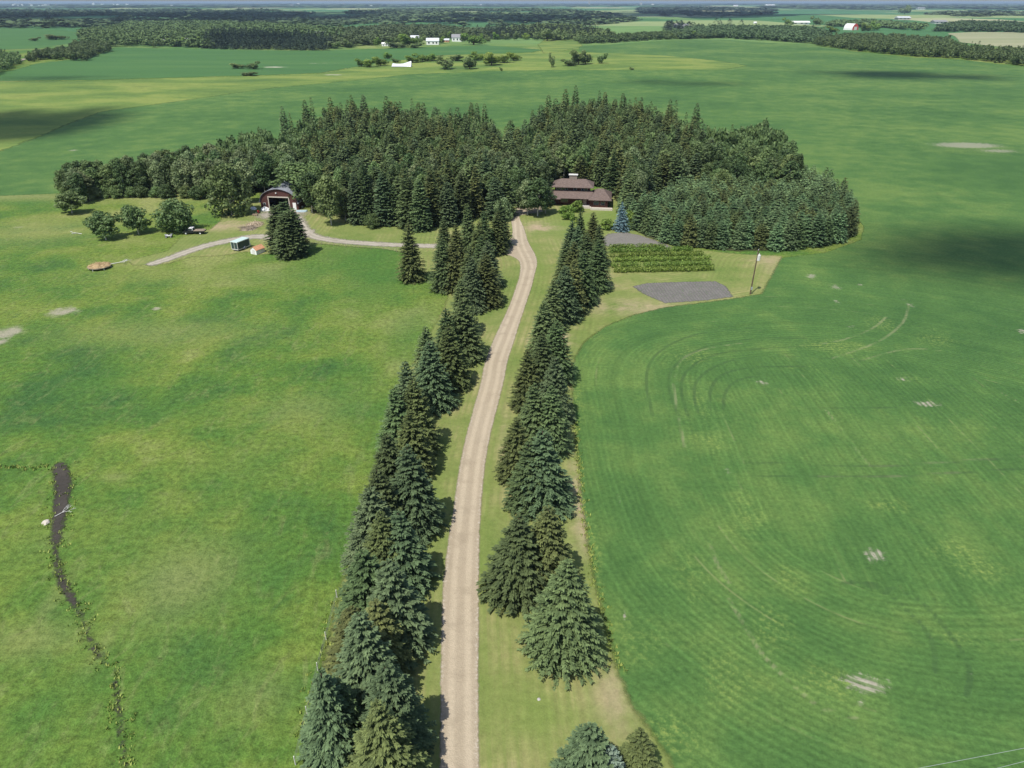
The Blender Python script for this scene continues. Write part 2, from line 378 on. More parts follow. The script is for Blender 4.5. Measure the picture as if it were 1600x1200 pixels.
M['siding'] = mat_boards('dark_red_brown_siding', (.10, .042, .032), 2.5)
M['barnred'] = mat_boards('weathered_red_boards', (.105, .047, .040), 2.5)
M['concrete'] = plain('concrete', (.42, .40, .37), .9, .1, .15, 2)
M['stone'] = plain('chimney_stone', (.24, .20, .17), .9, .1, .35, 5)
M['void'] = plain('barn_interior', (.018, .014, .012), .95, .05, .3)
M['paleblue'] = plain('pale_blue_sheet', (.36, .46, .50), .6, .3, .2)
M['green_metal'] = plain('dull_green_panel', (.035, .065, .06), .5, .4, .2)
M['paleroof'] = plain('pale_green_grey_roof', (.48, .60, .57), .5, .3, .15)
M['red'] = plain('red_paint', (.55, .06, .045), .6, .3, .1)
M['beige'] = plain('beige_siding', (.52, .47, .40), .8, .2, .1)
M['greyroof'] = plain('grey_roof', (.25, .25, .26), .85, .2, .2)
# ------------------------------------------------------------------ signed distances
def sdpoly(poly, X, Y):
    P = np.array(poly); d2 = np.full(X.shape, 1e18); ins = np.zeros(X.shape, bool)
    for (ax, ay), (bx, by) in zip(P, np.roll(P, -1, 0)):
        ex, ey = bx - ax, by - ay; L = ex * ex + ey * ey + 1e-12
        t = np.clip(((X - ax) * ex + (Y - ay) * ey) / L, 0, 1)
        d2 = np.minimum(d2, (X - ax - t * ex) ** 2 + (Y - ay - t * ey) ** 2)
        if ay != by:
            c = ((ay > Y) != (by > Y)) & (X < (bx - ax) * (Y - ay) / (by - ay) + ax); ins ^= c
    return np.where(ins, 1, -1) * np.sqrt(d2)
def sdline(pts, X, Y, W=None):
    """distance to a polyline; with W returns width(t)-distance; also the signed side distance"""
    best = np.full(X.shape, 1e18); w = np.zeros(X.shape); side = np.zeros(X.shape)
    for i in range(len(pts) - 1):
        (ax, ay), (bx, by) = pts[i], pts[i + 1]; ex, ey = bx - ax, by - ay; L = ex * ex + ey * ey + 1e-12
        t = np.clip(((X - ax) * ex + (Y - ay) * ey) / L, 0, 1)
        d = np.sqrt((X - ax - t * ex) ** 2 + (Y - ay - t * ey) ** 2); m = d < best
        best = np.where(m, d, best)
        if W is not None: w = np.where(m, W[i] * (1 - t) + W[i + 1] * t, w)
        side = np.where(m, np.sign(ex * (Y - ay) - ey * (X - ax)) * d, side)
    return (w - best if W is not None else best), side
def smooth_poly(P, n=5, closed=True):
    P = [np.array(p, float) for p in P]; out = []; m = len(P)
    rngi = range(m) if closed else range(m - 1)
    for i in rngi:
        p0 = P[(i - 1) % m] if closed else P[max(i - 1, 0)]; p1 = P[i]; p2 = P[(i + 1) % m]
        p3 = P[(i + 2) % m] if closed else P[min(i + 2, m - 1)]
        for j in range(n):
            t = j / n
            out.append(tuple(.5 * ((2 * p1) + (-p0 + p2) * t + (2 * p0 - 5 * p1 + 4 * p2 - p3) * t * t + (-p0 + 3 * p1 - 3 * p2 + p3) * t ** 3)))
    if not closed: out.append(tuple(P[-1]))
    return out
def ell(X, Y, spots):
    """soft elliptical patches: (px,py,rx_px,ry_px[,strength]) in photograph pixels -> ground metres"""
    out = np.zeros(X.shape)
    for s in spots:
        px, py, rx, ry = s[:4]; k = s[4] if len(s) > 4 else 1.0
        cx, cy = at(px, py); ax, _ = at(px + rx, py); _, y1 = at(px, py - ry); _, y0 = at(px, py + ry)
        a = abs(ax - cx); b = abs(y1 - y0) / 2
        e = ((X - cx) / a) ** 2 + ((Y - cy) / b) ** 2
        out = np.maximum(out, k * np.exp(-e * .9))
    return out
# global lattice
rows = [-900, -500, -250, -120, -60, -30, -10, 0, 8, 15, 20, 25, 30]
y_ = 30.0
while y_ < 140: y_ += .85; rows.append(y_)
while y_ < 1500: y_ *= 1.0062; rows.append(y_)
while y_ < 45000: y_ *= 1.022; rows.append(y_)
rows = np.array(rows)
cols = np.concatenate([[-12, -6, -3, -2, -1.5, -1.2, -1.0, -.9, -.84], np.linspace(-.8, .8, 430), [.84, .9, 1.0, 1.2, 1.5, 2, 3, 6, 12]])
LY, LU = np.meshgrid(rows, cols, indexing='ij')
LX = LU * (np.maximum(LY, 30) + 40); LZ = hgt(LX, LY)
nr, nc = LX.shape
IDX = np.arange(nr * nc).reshape(nr, nc)
QALL = np.stack([IDX[:-1, :-1], IDX[:-1, 1:], IDX[1:, 1:], IDX[1:, :-1]], -1).reshape(-1, 4)
def lat_sheet(name, mat, z, sd=None, margin=1.5, attrs=None):
    Q = QALL
    if sd is not None:
        f = sd.ravel(); Q = Q[(f[Q] > -margin).any(1)]
    used, inv = np.unique(Q, return_inverse=True); Q = inv.reshape(Q.shape)
    V = np.stack([LX.ravel()[used], LY.ravel()[used], LZ.ravel()[used] + z], -1)
    at_ = {k: v.ravel()[used] for k, v in (attrs or {}).items()}
    if sd is not None: at_['sd'] = sd.ravel()[used]
    o = link(bpy.data.objects.new(name, npmesh(name, V, Q, mat, at_, True)))
    o['kind'] = 'structure'; return o
def grid_sheet(name, mat, bbox, cell, z, fun, margin=.9):
    x0, x1, y0, y1 = bbox; X, Y = np.meshgrid(np.arange(x0, x1 + cell, cell), np.arange(y0, y1 + cell, cell), indexing='ij')
    sd, ex = fun(X, Y); a, b = X.shape; I = np.arange(a * b).reshape(a, b)
    Q = np.stack([I[:-1, :-1], I[1:, :-1], I[1:, 1:], I[:-1, 1:]], -1).reshape(-1, 4)
    f = sd.ravel(); Q = Q[(f[Q] > -margin).any(1)]; used, inv = np.unique(Q, return_inverse=True); Q = inv.reshape(Q.shape)
    V = np.stack([X.ravel()[used], Y.ravel()[used], hgt(X.ravel()[used], Y.ravel()[used]) + z], -1)
    at_ = {'sd': f[used]}
    for k, v in ex.items(): at_[k] = v.ravel()[used]
    o = link(bpy.data.objects.new(name, npmesh(name, V, Q, mat, at_, True))); o['kind'] = 'structure'; return o

# ------------------------------------------------------------------ ground sheets
PASTURE_TOP = A([(-900, 330), (-300, 316), (0, 307), (60, 305), (110, 303), (200, 303), (330, 305)])
dry = np.clip(1 - np.abs(LY - 250) / 12, 0, 1) * (LX < -95)
lush = ell(LX, LY, [(560, 400, 130, 28), (590, 440, 60, 40), (430, 430, 60, 20, .6), (60, 1100, 60, 60, .4), (640, 520, 40, 50, .8), (40, 318, 60, 5, .9), (560, 620, 50, 60, .7), (380, 740, 90, 60, .6), (150, 600, 60, 20, .8), (420, 900, 50, 60, .7), (330, 1000, 120, 60, .3), (215, 820, 60, 60, .5), (45, 860, 40, 40, .5), (300, 640, 160, 12, .5)])
bareg = ell(LX, LY, [(98, 487, 26, 9), (12, 520, 26, 13), (235, 406, 26, 7, .9), (245, 482, 9, 3), (0, 535, 14, 8), (30, 355, 15, 2, .7)])
farw = sstep(1000, 1500, LY)
dry = np.maximum(dry, ell(LX, LY, [(285, 905, 75, 60, .75), (480, 640, 70, 25, .5), (50, 1000, 70, 30, .6), (250, 520, 150, 20, .5), (60, 360, 90, 18, .7), (270, 330, 70, 8, .3), (330, 430, 160, 14, .4), (180, 745, 20, 6, .7), (400, 1090, 60, 40, .4), (80, 940, 14, 50, .5), (160, 1010, 16, 40, .5)]))
lat_sheet('ground', M['pasture'], 0.0, None, attrs={'dry': dry, 'lush': lush, 'bare': bareg, 'far': farw})

CROP_EDGE = A([(1075, 1240), (1040, 1180), (1015, 1140), (988, 1105), (965, 1050), (948, 985), (930, 915), (918, 850), (909, 790), (903, 720), (897, 660), (893, 600), (897, 560), (912, 535), (945, 510), (990, 492), (1040, 480), (1090, 474), (1150, 466), (1190, 459), (1192, 440), (1200, 415), (1222, 403), (1290, 395), (1345, 375), (1350, 355), (1330, 325), (1285, 292), (1240, 275)])
HOME_BACK_L = A([(340, 240), (150, 300), (0, 306), (-250, 314), (-900, 332)])
HOME_TOP = A([(-900, 330), (-400, 275), (0, 232), (60, 212), (110, 190), (160, 172), (235, 162), (330, 149), (420, 136), (540, 125), (640, 114), (760, 109), (900, 107), (1010, 108), (1130, 107), (1165, 103), (1130, 97), (1040, 88), (960, 84), (905, 80), (905, 72), (985, 67), (1060, 62), (1130, 62), (1200, 67), (1280, 71), (1330, 80), (1400, 87), (1430, 90), (1500, 93), (1560, 100), (1620, 107), (1900, 130), (2200, 160)])
crop_poly = [(40, -300)] + CROP_EDGE + [(95, 330), (-60, 330)] + HOME_BACK_L[:1] + HOME_BACK_L[1:] + HOME_TOP + [(3000, 300), (600, -300)]
sd_crop = sdpoly(crop_poly, LX, LY)
LOOP = smooth_poly([(10.4, 70), (10.6, 100), (12.5, 122), (20, 136), (34, 143), (60, 146), (85, 140), (105, 126), (124, 110), (126, 85), (112, 62), (84, 46), (58, 38), (34, 40), (18, 52)], 6)
sl = sdpoly(LOOP, LX, LY) + .8 * np.sin(LX / 11 + LY / 17)
row2 = LY * .9 + 6 * np.sin(LX / 60)
wb = sstep(250, 330, LY)
rowa = LX + 1.2 * np.sin(LY / 23); row = sl + 10.5; sw = sl - 23 - 1.5 * np.sin(LX / 13)
rowa = rowa * (1 - wb) + row2 * wb; row = row * (1 - wb) + row2 * wb
weedy = ell(LX, LY, [(1080, 560, 40, 14, .9), (1290, 540, 60, 10, .9), (900, 620, 12, 40, .9), (1110, 690, 30, 30, .6), (1170, 810, 35, 50, .6), (1395, 790, 40, 12, .8), (1380, 505, 30, 14, .8), (1460, 530, 40, 14, .8), (1000, 1000, 60, 60, .55), (1210, 980, 50, 50, .8), (1290, 1060, 60, 30, .7), (1530, 890, 60, 25, .7), (1040, 1150, 60, 40, .9), (1500, 1000, 50, 20, .4), (1250, 575, 60, 10, .5), (1420, 590, 40, 8, .5), (930, 870, 14, 60, 1.), (1170, 520, 60, 14, .5), (1520, 234, 90, 9, 1.0), (1100, 640, 20, 50, .6), (1080, 900, 40, 60, .6), (1230, 900, 30, 40, .6), (1480, 860, 80, 20, .6), (1130, 1060, 60, 60, .6)])
barec = ell(LX, LY, [(1350, 1068, 42, 20, 1.1), (1345, 1098, 10, 8), (1368, 868, 20, 14, 1.1), (1450, 631, 30, 5, 1.1), (1190, 598, 12, 5), (1305, 449, 9, 6, 1.), (1308, 472, 6, 5), (1268, 432, 12, 5), (1137, 735, 6, 4, 1.1), (966, 778, 4, 9), (1412, 592, 16, 6, .9), (976, 960, 5, 7, 1.1), (1510, 227, 55, 5, 1.5), (1560, 236, 40, 4, 1.0), (1598, 518, 10, 5, 1.2), (1420, 475, 8, 9, .8), (1345, 445, 8, 3, .9), (1480, 722, 20, 3, .7), (1400, 1092, 30, 4, .7), (1515, 1050, 6, 10, .8), (1330, 510, 8, 3, .8), (115, 235, 10, 2)])
def near_lines(lst):
    out = np.full(LX.shape, 6.0); m = (LY > 20) & (LY < 220) & (LX > 0)
    for l in lst:
        d, _ = sdline(smooth_poly(A(l), 4, False), LX[m], LY[m]); out[m] = np.minimum(out[m], d)
    return out
dpale = near_lines([[(1055, 590), (1065, 562), (1100, 546), (1160, 536)], [(1200, 545), (1300, 535), (1360, 515), (1385, 495)], [(1300, 560), (1370, 535), (1410, 505), (1420, 475)], [(1070, 700), (1058, 640), (1052, 600)], [(1340, 565), (1420, 545), (1490, 552)], [(1291, 641), (1325, 685), (1360, 729)], [(1360, 729), (1420, 726), (1500, 720), (1620, 712)], [(1139, 937), (1168, 985), (1195, 1027), (1262, 1091), (1292, 1110), (1337, 1121)], [(1280, 745), (1350, 746), (1420, 743), (1500, 738)], [(1110, 850), (1120, 880), (1140, 912)], [(1540, 602), (1580, 622), (1620, 645)]])
ddark = near_lines([[(1060, 650), (1045, 600), (1060, 565), (1110, 540), (1180, 530), (1260, 528)], [(1090, 645), (1085, 605), (1105, 580), (1150, 562), (1220, 558), (1300, 560)], [(1130, 640), (1135, 610), (1160, 592), (1210, 587), (1290, 588)], [(1020, 650), (1010, 590), (1030, 550), (1090, 522), (1180, 512)], [(1110, 640), (1110, 610), (1130, 585), (1180, 574), (1260, 573)], [(1075, 650), (1064, 602), (1082, 572), (1130, 551), (1200, 544)], [(1160, 640), (1400, 637)], [(1130, 727), (1200, 724), (1290, 727), (1400, 728), (1620, 713)], [(1130, 741), (1280, 745), (1420, 743), (1620, 731)], [(1300, 907), (1375, 922), (1431, 967), (1457, 1005), (1461, 1050)], [(1337, 907), (1424, 930), (1480, 986), (1514, 1042), (1510, 1090)], [(1295, 1003), (1300, 1010), (1320, 1030)], [(1180, 470), (1260, 476), (1400, 500), (1600, 560)], [(1330, 560), (1450, 590), (1600, 660)]])
nearf = 1 - sstep(130, 330, np.hypot(LX, LY))
lat_sheet('crop_field', M['crop'], .03, sd_crop, 2.0, {'rowedge': row, 'rowin': rowa, 'sw': sw, 'nearf': nearf, 'weedy': weedy, 'bare': barec, 'dpale': dpale, 'ddark': ddark})

DL = [(688, 1260), (688, 1200), (689, 1100), (690, 1000), (694, 900), (708, 800), (724, 700), (751, 600), (757, 570), (772, 530), (795, 480), (806, 450), (812, 430), (812, 410), (800, 401), (781, 396)]
DR_ = [(748, 1260), (748, 1200), (747, 1100), (748, 1000), (748, 900), (751, 800), (762, 700), (786, 600), (793, 565), (804, 530), (820, 480), (830, 450), (835, 430), (839, 412), (836, 398), (826, 380), (822, 368), (818, 355), (813, 345), (811, 337)]
drive_poly = smooth_poly(A(DL, 0), 4, False) + A([(774, 388), (790, 380), (800, 372), (801, 360), (799, 346), (803, 337), (805, 325), (846, 323), (848, 331)]) + smooth_poly(A(DR_[::-1]), 4, False)
CL = smooth_poly([at((a[0] + b[0]) / 2, b[1]) for a, b in zip(DL, DR_)][:14] + A([(812, 380), (808, 340), (800, 300)]), 5, False)
TRACK = smooth_poly(A([(800, 388), (740, 386), (690, 385), (640, 384), (580, 381), (530, 377), (495, 371), (478, 362), (470, 350), (462, 337), (445, 328)]), 5, False)
TRACK2 = smooth_poly(A([(478, 362), (462, 372), (430, 371), (400, 370), (370, 374), (335, 381), (300, 391), (270, 402), (240, 412)]), 5, False)
def f_drive(X, Y):
    sd = sdpoly(drive_poly, X, Y); _, side = sdline(CL, X, Y); return sd, {'across': side}
grid_sheet('driveway', M['gravel'], (-12, 16, 20, 236), .35, .09, f_drive, .8)
def f_track(X, Y):
    a, s1 = sdline(TRACK, X, Y, [1.75] * len(TRACK)); b, s2 = sdline(TRACK2, X, Y, list(np.linspace(2.6, 1.6, len(TRACK2))))
    c = ell(X, Y, [(440, 335, 34, 7, 1.0)]) * 3 - 1.2
    return np.maximum(np.maximum(a, b), c), {'across': np.where(a > b, s1, s2)}
grid_sheet('gravel_track', M['track'], (-105, 8, 150, 232), .5, .075, f_track, 1.8)
lawn_poly = A([(455, 1260), (478, 1190), (497, 1085), (522, 950), (545, 880), (575, 780), (610, 650), (650, 560), (690, 490), (701, 462), (690, 436), (662, 428), (652, 412), (640, 396), (600, 389), (540, 385), (495, 380), (470, 385), (430, 396), (405, 398), (385, 393), (345, 400), (300, 401), (262, 412), (210, 415), (200, 408), (262, 392), (282, 372), (330, 358), (345, 345), (350, 320), (480, 305), (600, 300), (850, 300), (960, 300), (985, 330), (1010, 370), (1060, 387), (1150, 397), (1222, 400)]) + CROP_EDGE[:20][::-1]
def f_lawn(X, Y):
    sd = sdpoly(lawn_poly, X, Y); d, s = sdline(CL, X, Y)
    dc, _ = sdline(CROP_EDGE[:22], X, Y)
    a = np.where((X > 18) & (Y > 70), dc, s)
    worn = ell(X, Y, [(845, 355, 24, 8, 1.0), (905, 790, 10, 60, 1.0), (330, 352, 60, 8, .8), (560, 930, 20, 40, .6), (985, 480, 70, 10, .7), (880, 520, 14, 40, .7), (905, 620, 10, 60, .8), (600, 340, 40, 6, .5), (640, 950, 12, 40, .8), (960, 1080, 30, 60, .6), (1200, 405, 20, 30, .5), (790, 700, 10, 60, .5)])
    gr = ell(X, Y, [(890, 345, 60, 20, .8), (960, 335, 30, 10, .9), (680, 780, 10, 120, .5), (775, 640, 10, 80, .3), (560, 320, 60, 16, .4), (840, 1120, 50, 40, .6), (840, 410, 14, 30, .7), (440, 345, 60, 20, .2), (755, 900, 8, 200, .5), (672, 1060, 9, 140, .5)])
    return sd, {'across': a, 'worn': worn, 'green': gr}
grid_sheet('lawn', M['lawn'], (-112, 88, 20, 262), .6, .05, f_lawn, 1.2)
# garden plots
def f_poly(px):
    pl = A(px)
    def f(X, Y): return sdpoly(pl, X, Y), {}
    return f
grid_sheet('garden_plot', M['soil'], (28, 62, 145, 170), .4, .085, f_poly([(989, 448), (1010, 443), (1060, 441), (1118, 440), (1134, 448), (1145, 464), (1100, 470), (1040, 474), (1020, 466), (1003, 458)]))
M['soil2'] = mat_soil('bare_garden_soil', (.15, .14, .125), (.21, .20, .175), fr=(1.0, 2.0, .5))
grid_sheet('garden_plot', M['soil2'], (24, 50, 184, 216), .4, .085, f_poly([(950, 366), (975, 363), (1000, 368), (1040, 382), (1050, 388), (1000, 386), (950, 386), (938, 378)]))
# ditch across the pasture
DITCH = [(92, 728, .75), (97, 745, 1.0), (99, 770, .95), (94, 800, .8), (88, 835, .5), (87, 865, .12), (90, 890, .25), (100, 915, .35), (113, 940, .3), (124, 955, .12), (133, 975, -.1), (140, 1000, .05), (152, 1020, .15), (165, 1035, -.05), (178, 1050, -.15), (182, 1080, .02), (184, 1110, .05), (190, 1150, -.02), (196, 1190, .02), (200, 1240, .0)]
dl = A([(a, b) for a, b, _ in DITCH])
def f_ditch(X, Y):
    s, side = sdline(dl, X, Y, [w for _, _, w in DITCH]); return s, {}
grid_sheet('muddy_ditch', M['mud'], (-68, -25, 30, 100), .3, .05, f_ditch, 1.2)
# tall weeds and grass tufts (real blades) along the ditch, field edges and fence
def tufts(name, pts, mat, label, h=.35, seed=1, blades=12):
    r = np.random.default_rng(seed); n = len(pts); P = np.repeat(np.array([(x, y, 0.02) for x, y in pts]), blades, 0); m = len(P)
    P[:, :2] += r.normal(size=(m, 2)) * .16; a = r.uniform(0, 6.28, m); hh = h * r.uniform(.5, 1.3, m); w = .05 + .05 * r.random(m)
    dx, dy = np.cos(a), np.sin(a); lean = hh * r.uniform(.1, .7, m)
    b0 = P + np.stack([-dy * w, dx * w, 0 * w], -1); b1 = P - np.stack([-dy * w, dx * w, 0 * w], -1); t1 = P + np.stack([dx * lean + dy * w * .5, dy * lean - dx * w * .5, hh], -1); t0 = P + np.stack([dx * lean, dy * lean, hh * .9], -1)
    V = np.stack([b0, b1, t1, t0], 1).reshape(-1, 3); T = np.repeat(r.random(m), 4)
    o = link(bpy.data.objects.new(name, npmesh(name, V, np.arange(len(V)).reshape(-1, 4), mat, {'tint': T}))); return tag(o, label, 'grass', None, 'stuff')
def along(pts, off, step, spread, rr):
    out = []
    for (ax, ay), (bx, by) in zip(pts[:-1], pts[1:]):
        L = math.hypot(bx - ax, by - ay); n = max(1, int(L / step)); nx, ny = -(by - ay) / (L + 1e-6), (bx - ax) / (L + 1e-6)
        for i in range(n):
            t = rr.random(); o_ = off + rr.gauss(0, spread); out.append((ax + (bx - ax) * t + nx * o_, ay + (by - ay) * t + ny * o_))
    return out
M['weed'] = mat_leaf('tall_grass', (.12, .18, .035), (.36, .38, .10), .1)
rr_ = random.Random(31)
dpts = [at(a, b) for a, b, _ in DITCH]
tp = []
for i, (p, q) in enumerate(zip(dpts[:-1], dpts[1:])):
    w = DITCH[i][2]
    for sg in (-1, 1): tp += along([p, q], sg * (w + .2), .6, .5, rr_)
tufts('tall_grass', tp, M['weed'], 'tufts of tall weeds growing along both banks of the muddy ditch', .24, 3, 8)
tp = along(CROP_EDGE[4:11], -.1, .3, .35, rr_) + along(A([(525, 940), (508, 1000), (495, 1050), (470, 1150)]), 0, .4, .4, rr_)
tufts('tall_grass', tp, M['weed'], 'pale tall grass along the crop edge and the pasture fence', .26, 4, 9)
tp = along(DITCH and A([(-60, 735), (0, 728), (40, 733), (85, 727)]), 0, .3, .25, rr_)
tufts('tall_grass', tp, M['weed'], 'dark ridge of tall grass running left from the head of the ditch', .3, 5, 8)
# far fields
def far_field(name, px, mat, z, sm=True, bare=()):
    p = A(px); sd = sdpoly(p, LX, LY)
    return lat_sheet(name, mat, z, sd, 8, {'bare': ell(LX, LY, bare) if bare else np.zeros(LX.shape)})
far_field('meadow', [(-500, 300), (0, 236), (60, 214), (110, 192), (160, 174), (235, 164), (330, 151), (420, 138), (540, 127), (640, 116), (760, 111), (900, 109), (1010, 110), (1130, 109), (1168, 103), (1130, 96), (1040, 87), (960, 83), (900, 82), (850, 79), (830, 83), (700, 87), (640, 92), (560, 100), (540, 108), (500, 115), (400, 119), (280, 122), (150, 126), (0, 128), (-500, 150)], M['meadow'], .06, bare=[(360, 113, 8, 2), (380, 115, 20, 1.5, .8), (520, 117, 40, 1.5, .7)])
far_field('far_field', [(-400, 146), (0, 127), (150, 125), (280, 121), (400, 118), (500, 114), (540, 107), (600, 97), (700, 86), (830, 82), (850, 78), (760, 71), (690, 73), (600, 76), (515, 79), (340, 77), (180, 74), (140, 90), (60, 99), (20, 110), (-60, 122)], M['far_crop'], .09, bare=[(428, 105, 26, 1.2, .9), (500, 99, 50, 1, .6)])
far_field('far_field', [(-300, 95), (0, 78), (60, 76), (120, 66), (130, 50), (60, 45), (-50, 44), (-400, 52)], M['far_crop'], .12)
far_field('far_field', [(1480, 52), (1520, 50), (1620, 51), (1800, 56), (1800, 88), (1620, 75), (1560, 73), (1500, 66)], M['pale_field'], .12)
far_field('far_field', [(850, 84), (840, 70), (850, 62), (905, 60), (910, 72), (880, 80)], M['meadow'], .13)

# ------------------------------------------------------------------ trees
def rot2(v, a): return np.array([v[0] * math.cos(a) - v[1] * math.sin(a), v[0] * math.sin(a) + v[1] * math.cos(a), v[2]])
def spruce_mesh(rng, H, R, lev=.42, gap=.72, nodes=5, power=.85, base=.35, droop=.22, sl=.62, wr=.19):
    P0, D, Sd, Lr, Wr, T = [], [], [], [], [], []
    z = base
    while z < H - .25:
        f = z / H
        r = R * (1 - f) ** power * (1 - .35 * math.exp(-f * 14)) + .12
        nb = max(5, int(2 * PI * r / gap)); off = rng.random() * 6.28
        for b in range(nb):
            az = off + 2 * PI * (b + rng.uniform(-.3, .3)) / nb
            rr = r * rng.uniform(.66, 1.16); zz = z + rng.uniform(-.5, .5) * lev
            tn = rng.uniform(0, .45)
            dz = -droop * rr * (1 - f) + .35 * rr * f
            ca, sa = math.cos(az), math.sin(az)
            nn = max(2, int(nodes * (.45 + .6 * rr / max(R, .1))))
            for i in range(nn):
                t = 0.28 + .72 * (i + .5) / nn
                rad = rr * t; zc = zz + dz * t * t + .10 * rr * (1 - t) * .5
                p = np.array([ca * rad, sa * rad, zc])
                for sgn in (-1, 0, 1):
                    a2 = az + sgn * rng.uniform(.4, .85); L = sl * rng.uniform(.7, 1.15) * (1.12 - .45 * t) * (.55 + .5 * min(1, rr / 1.5))
                    if sgn == 0: L *= .9
                    pit = rng.uniform(-.45, .12) if sgn else rng.uniform(-.2, .45)
                    d = np.array([math.cos(a2) * math.cos(pit), math.sin(a2) * math.cos(pit), math.sin(pit)])
                    roll = rng.uniform(-.5, .5)
                    s = np.array([-math.sin(a2) * math.cos(roll), math.cos(a2) * math.cos(roll), math.sin(roll)])
                    P0.append(p); D.append(d); Sd.append(s); Lr.append(L); Wr.append(L * rng.uniform(wr, wr + .1))
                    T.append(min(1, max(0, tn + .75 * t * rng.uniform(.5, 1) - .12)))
        z += lev * (1 - .35 * f)
    # leader
    for k in range(6):
        a = k * PI / 3; P0.append(np.array([0, 0, H - .75 + .08 * k])); D.append(np.array([math.cos(a) * .35, math.sin(a) * .35, .9])); Sd.append(np.array([-math.sin(a), math.cos(a), 0.])); Lr.append(.5); Wr.append(.09); T.append(.6)
    P0 = np.array(P0); D = np.array(D); Sd = np.array(Sd); Lr = np.array(Lr)[:, None]; Wr = np.array(Wr)[:, None]; T = np.array(T)
    a = P0; b = P0 + D * Lr * .55 + Sd * Wr; c = P0 + D * Lr - np.array([0, 0, .05]); d = P0 + D * Lr * .55 - Sd * Wr
    V = np.stack([a, b, c, d], 1).reshape(-1, 3); n = len(P0); Q = np.arange(4 * n).reshape(n, 4)
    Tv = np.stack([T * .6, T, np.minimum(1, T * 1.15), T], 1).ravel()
    # rough core in darkest needle colour, added to block light through crown
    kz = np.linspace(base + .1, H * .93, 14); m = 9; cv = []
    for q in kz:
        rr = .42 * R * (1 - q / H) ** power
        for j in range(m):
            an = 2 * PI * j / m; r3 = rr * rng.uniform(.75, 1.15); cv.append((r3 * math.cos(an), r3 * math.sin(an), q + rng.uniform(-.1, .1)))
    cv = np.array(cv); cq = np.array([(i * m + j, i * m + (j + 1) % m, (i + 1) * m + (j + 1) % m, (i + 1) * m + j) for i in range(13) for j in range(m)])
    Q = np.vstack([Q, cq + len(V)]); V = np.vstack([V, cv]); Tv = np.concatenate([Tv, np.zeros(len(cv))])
    return V, Q, Tv
def leafy_mesh(rng, H, R, z0, nclump=34, leaves=150, size=.34, shape='round', lean=0):
    V, T = [], []
    cl = []
    for i in range(nclump):
        f = (i + .5) / nclump
        if shape == 'round': f = f ** .85; prof = math.sin(PI * min(1, .12 + .86 * f)) ** .6
        else: prof = math.sin(PI * (.16 + .80 * f)) ** .7
        z = z0 + (H - z0) * (f * .94 + .02); a = i * 2.4 + rng.uniform(-.5, .5); rad = R * prof * rng.uniform(.3, .88)
        cr = R * rng.uniform(.26, .44) * (.72 + .3 * prof)
        cl.append((math.cos(a) * rad + lean * f, math.sin(a) * rad, min(z, H - cr * .6), cr, rng.uniform(0, .4)))
    for cx, cy, cz, cr, tn in cl:
        n = int(leaves * (cr / (.35 * R)) ** 2)
        u = rng.normal(size=(n, 3)); u /= np.linalg.norm(u, axis=1)[:, None]
        rr = cr * rng.uniform(.55, 1.12, (n, 1)); p = u * rr * np.array([1, 1, .8]) + np.array([cx, cy, cz])
        nrm = u + rng.normal(size=(n, 3)) * .55; nrm[:, 2] += .35; nrm /= np.linalg.norm(nrm, axis=1)[:, None]
        t1 = np.cross(nrm, rng.normal(size=(n, 3))); t1 /= np.linalg.norm(t1, axis=1)[:, None]; t2 = np.cross(nrm, t1)
        s = size * rng.uniform(.5, 1.1, (n, 1))
        V.append(np.stack([p - t1 * s, p - t2 * s * .7, p + t1 * s, p + t2 * s * .7], 1).reshape(-1, 3))
        T.append(np.repeat(np.clip(tn + rng.uniform(0, .6, n), 0, 1), 4))
    V = np.vstack(V); T = np.concatenate(T); Q = np.arange(len(V)).reshape(-1, 4)
    return V, Q, T, cl
def trunk_mb(H, r, limbs=(), lean=0):
    b = MB(); k = 6
    for i in range(k):
        f0, f1 = i / k, (i + 1) / k
        b.tube((lean * f0 * f0, 0, H * f0 - (.3 if i == 0 else 0)), (lean * f1 * f1, 0, H * f1), r * (1 - .8 * f0), r * (1 - .8 * f1), 7, False)
    for (x, y, z, w) in limbs:
        zr = max(.4, z * .55); b.tube((lean * (zr / H) ** 2, 0, zr), (x * .5, y * .5, (zr + z) / 2 + .2), w, w * .7, 5, False); b.tube((x * .5, y * .5, (zr + z) / 2 + .2), (x, y, z), w * .7, w * .25, 5, False)
    return b
PROTO = {}
def mk_spruce(key, H, R, tones, **kw):
    rng = np.random.default_rng(abs(hash(key)) % 99991 if False else sum(ord(c) * (i + 3) for i, c in enumerate(key)))
    V, Q, T = spruce_mesh(rng, H, R, **kw)
    tb = trunk_mb(H * .96, .045 * R + .1)
    tm = bpy.data.meshes.new('spruce_trunk'); tm.from_pydata(tb.v, [], tb.f); tm.materials.append(M['bark'])
    PROTO[key] = {t: npmesh('spruce_crown', V, Q, M['leaf_' + t], {'tint': T}) for t in tones}; PROTO[key]['trunk'] = tm; PROTO[key]['H'] = H; PROTO[key]['R'] = R
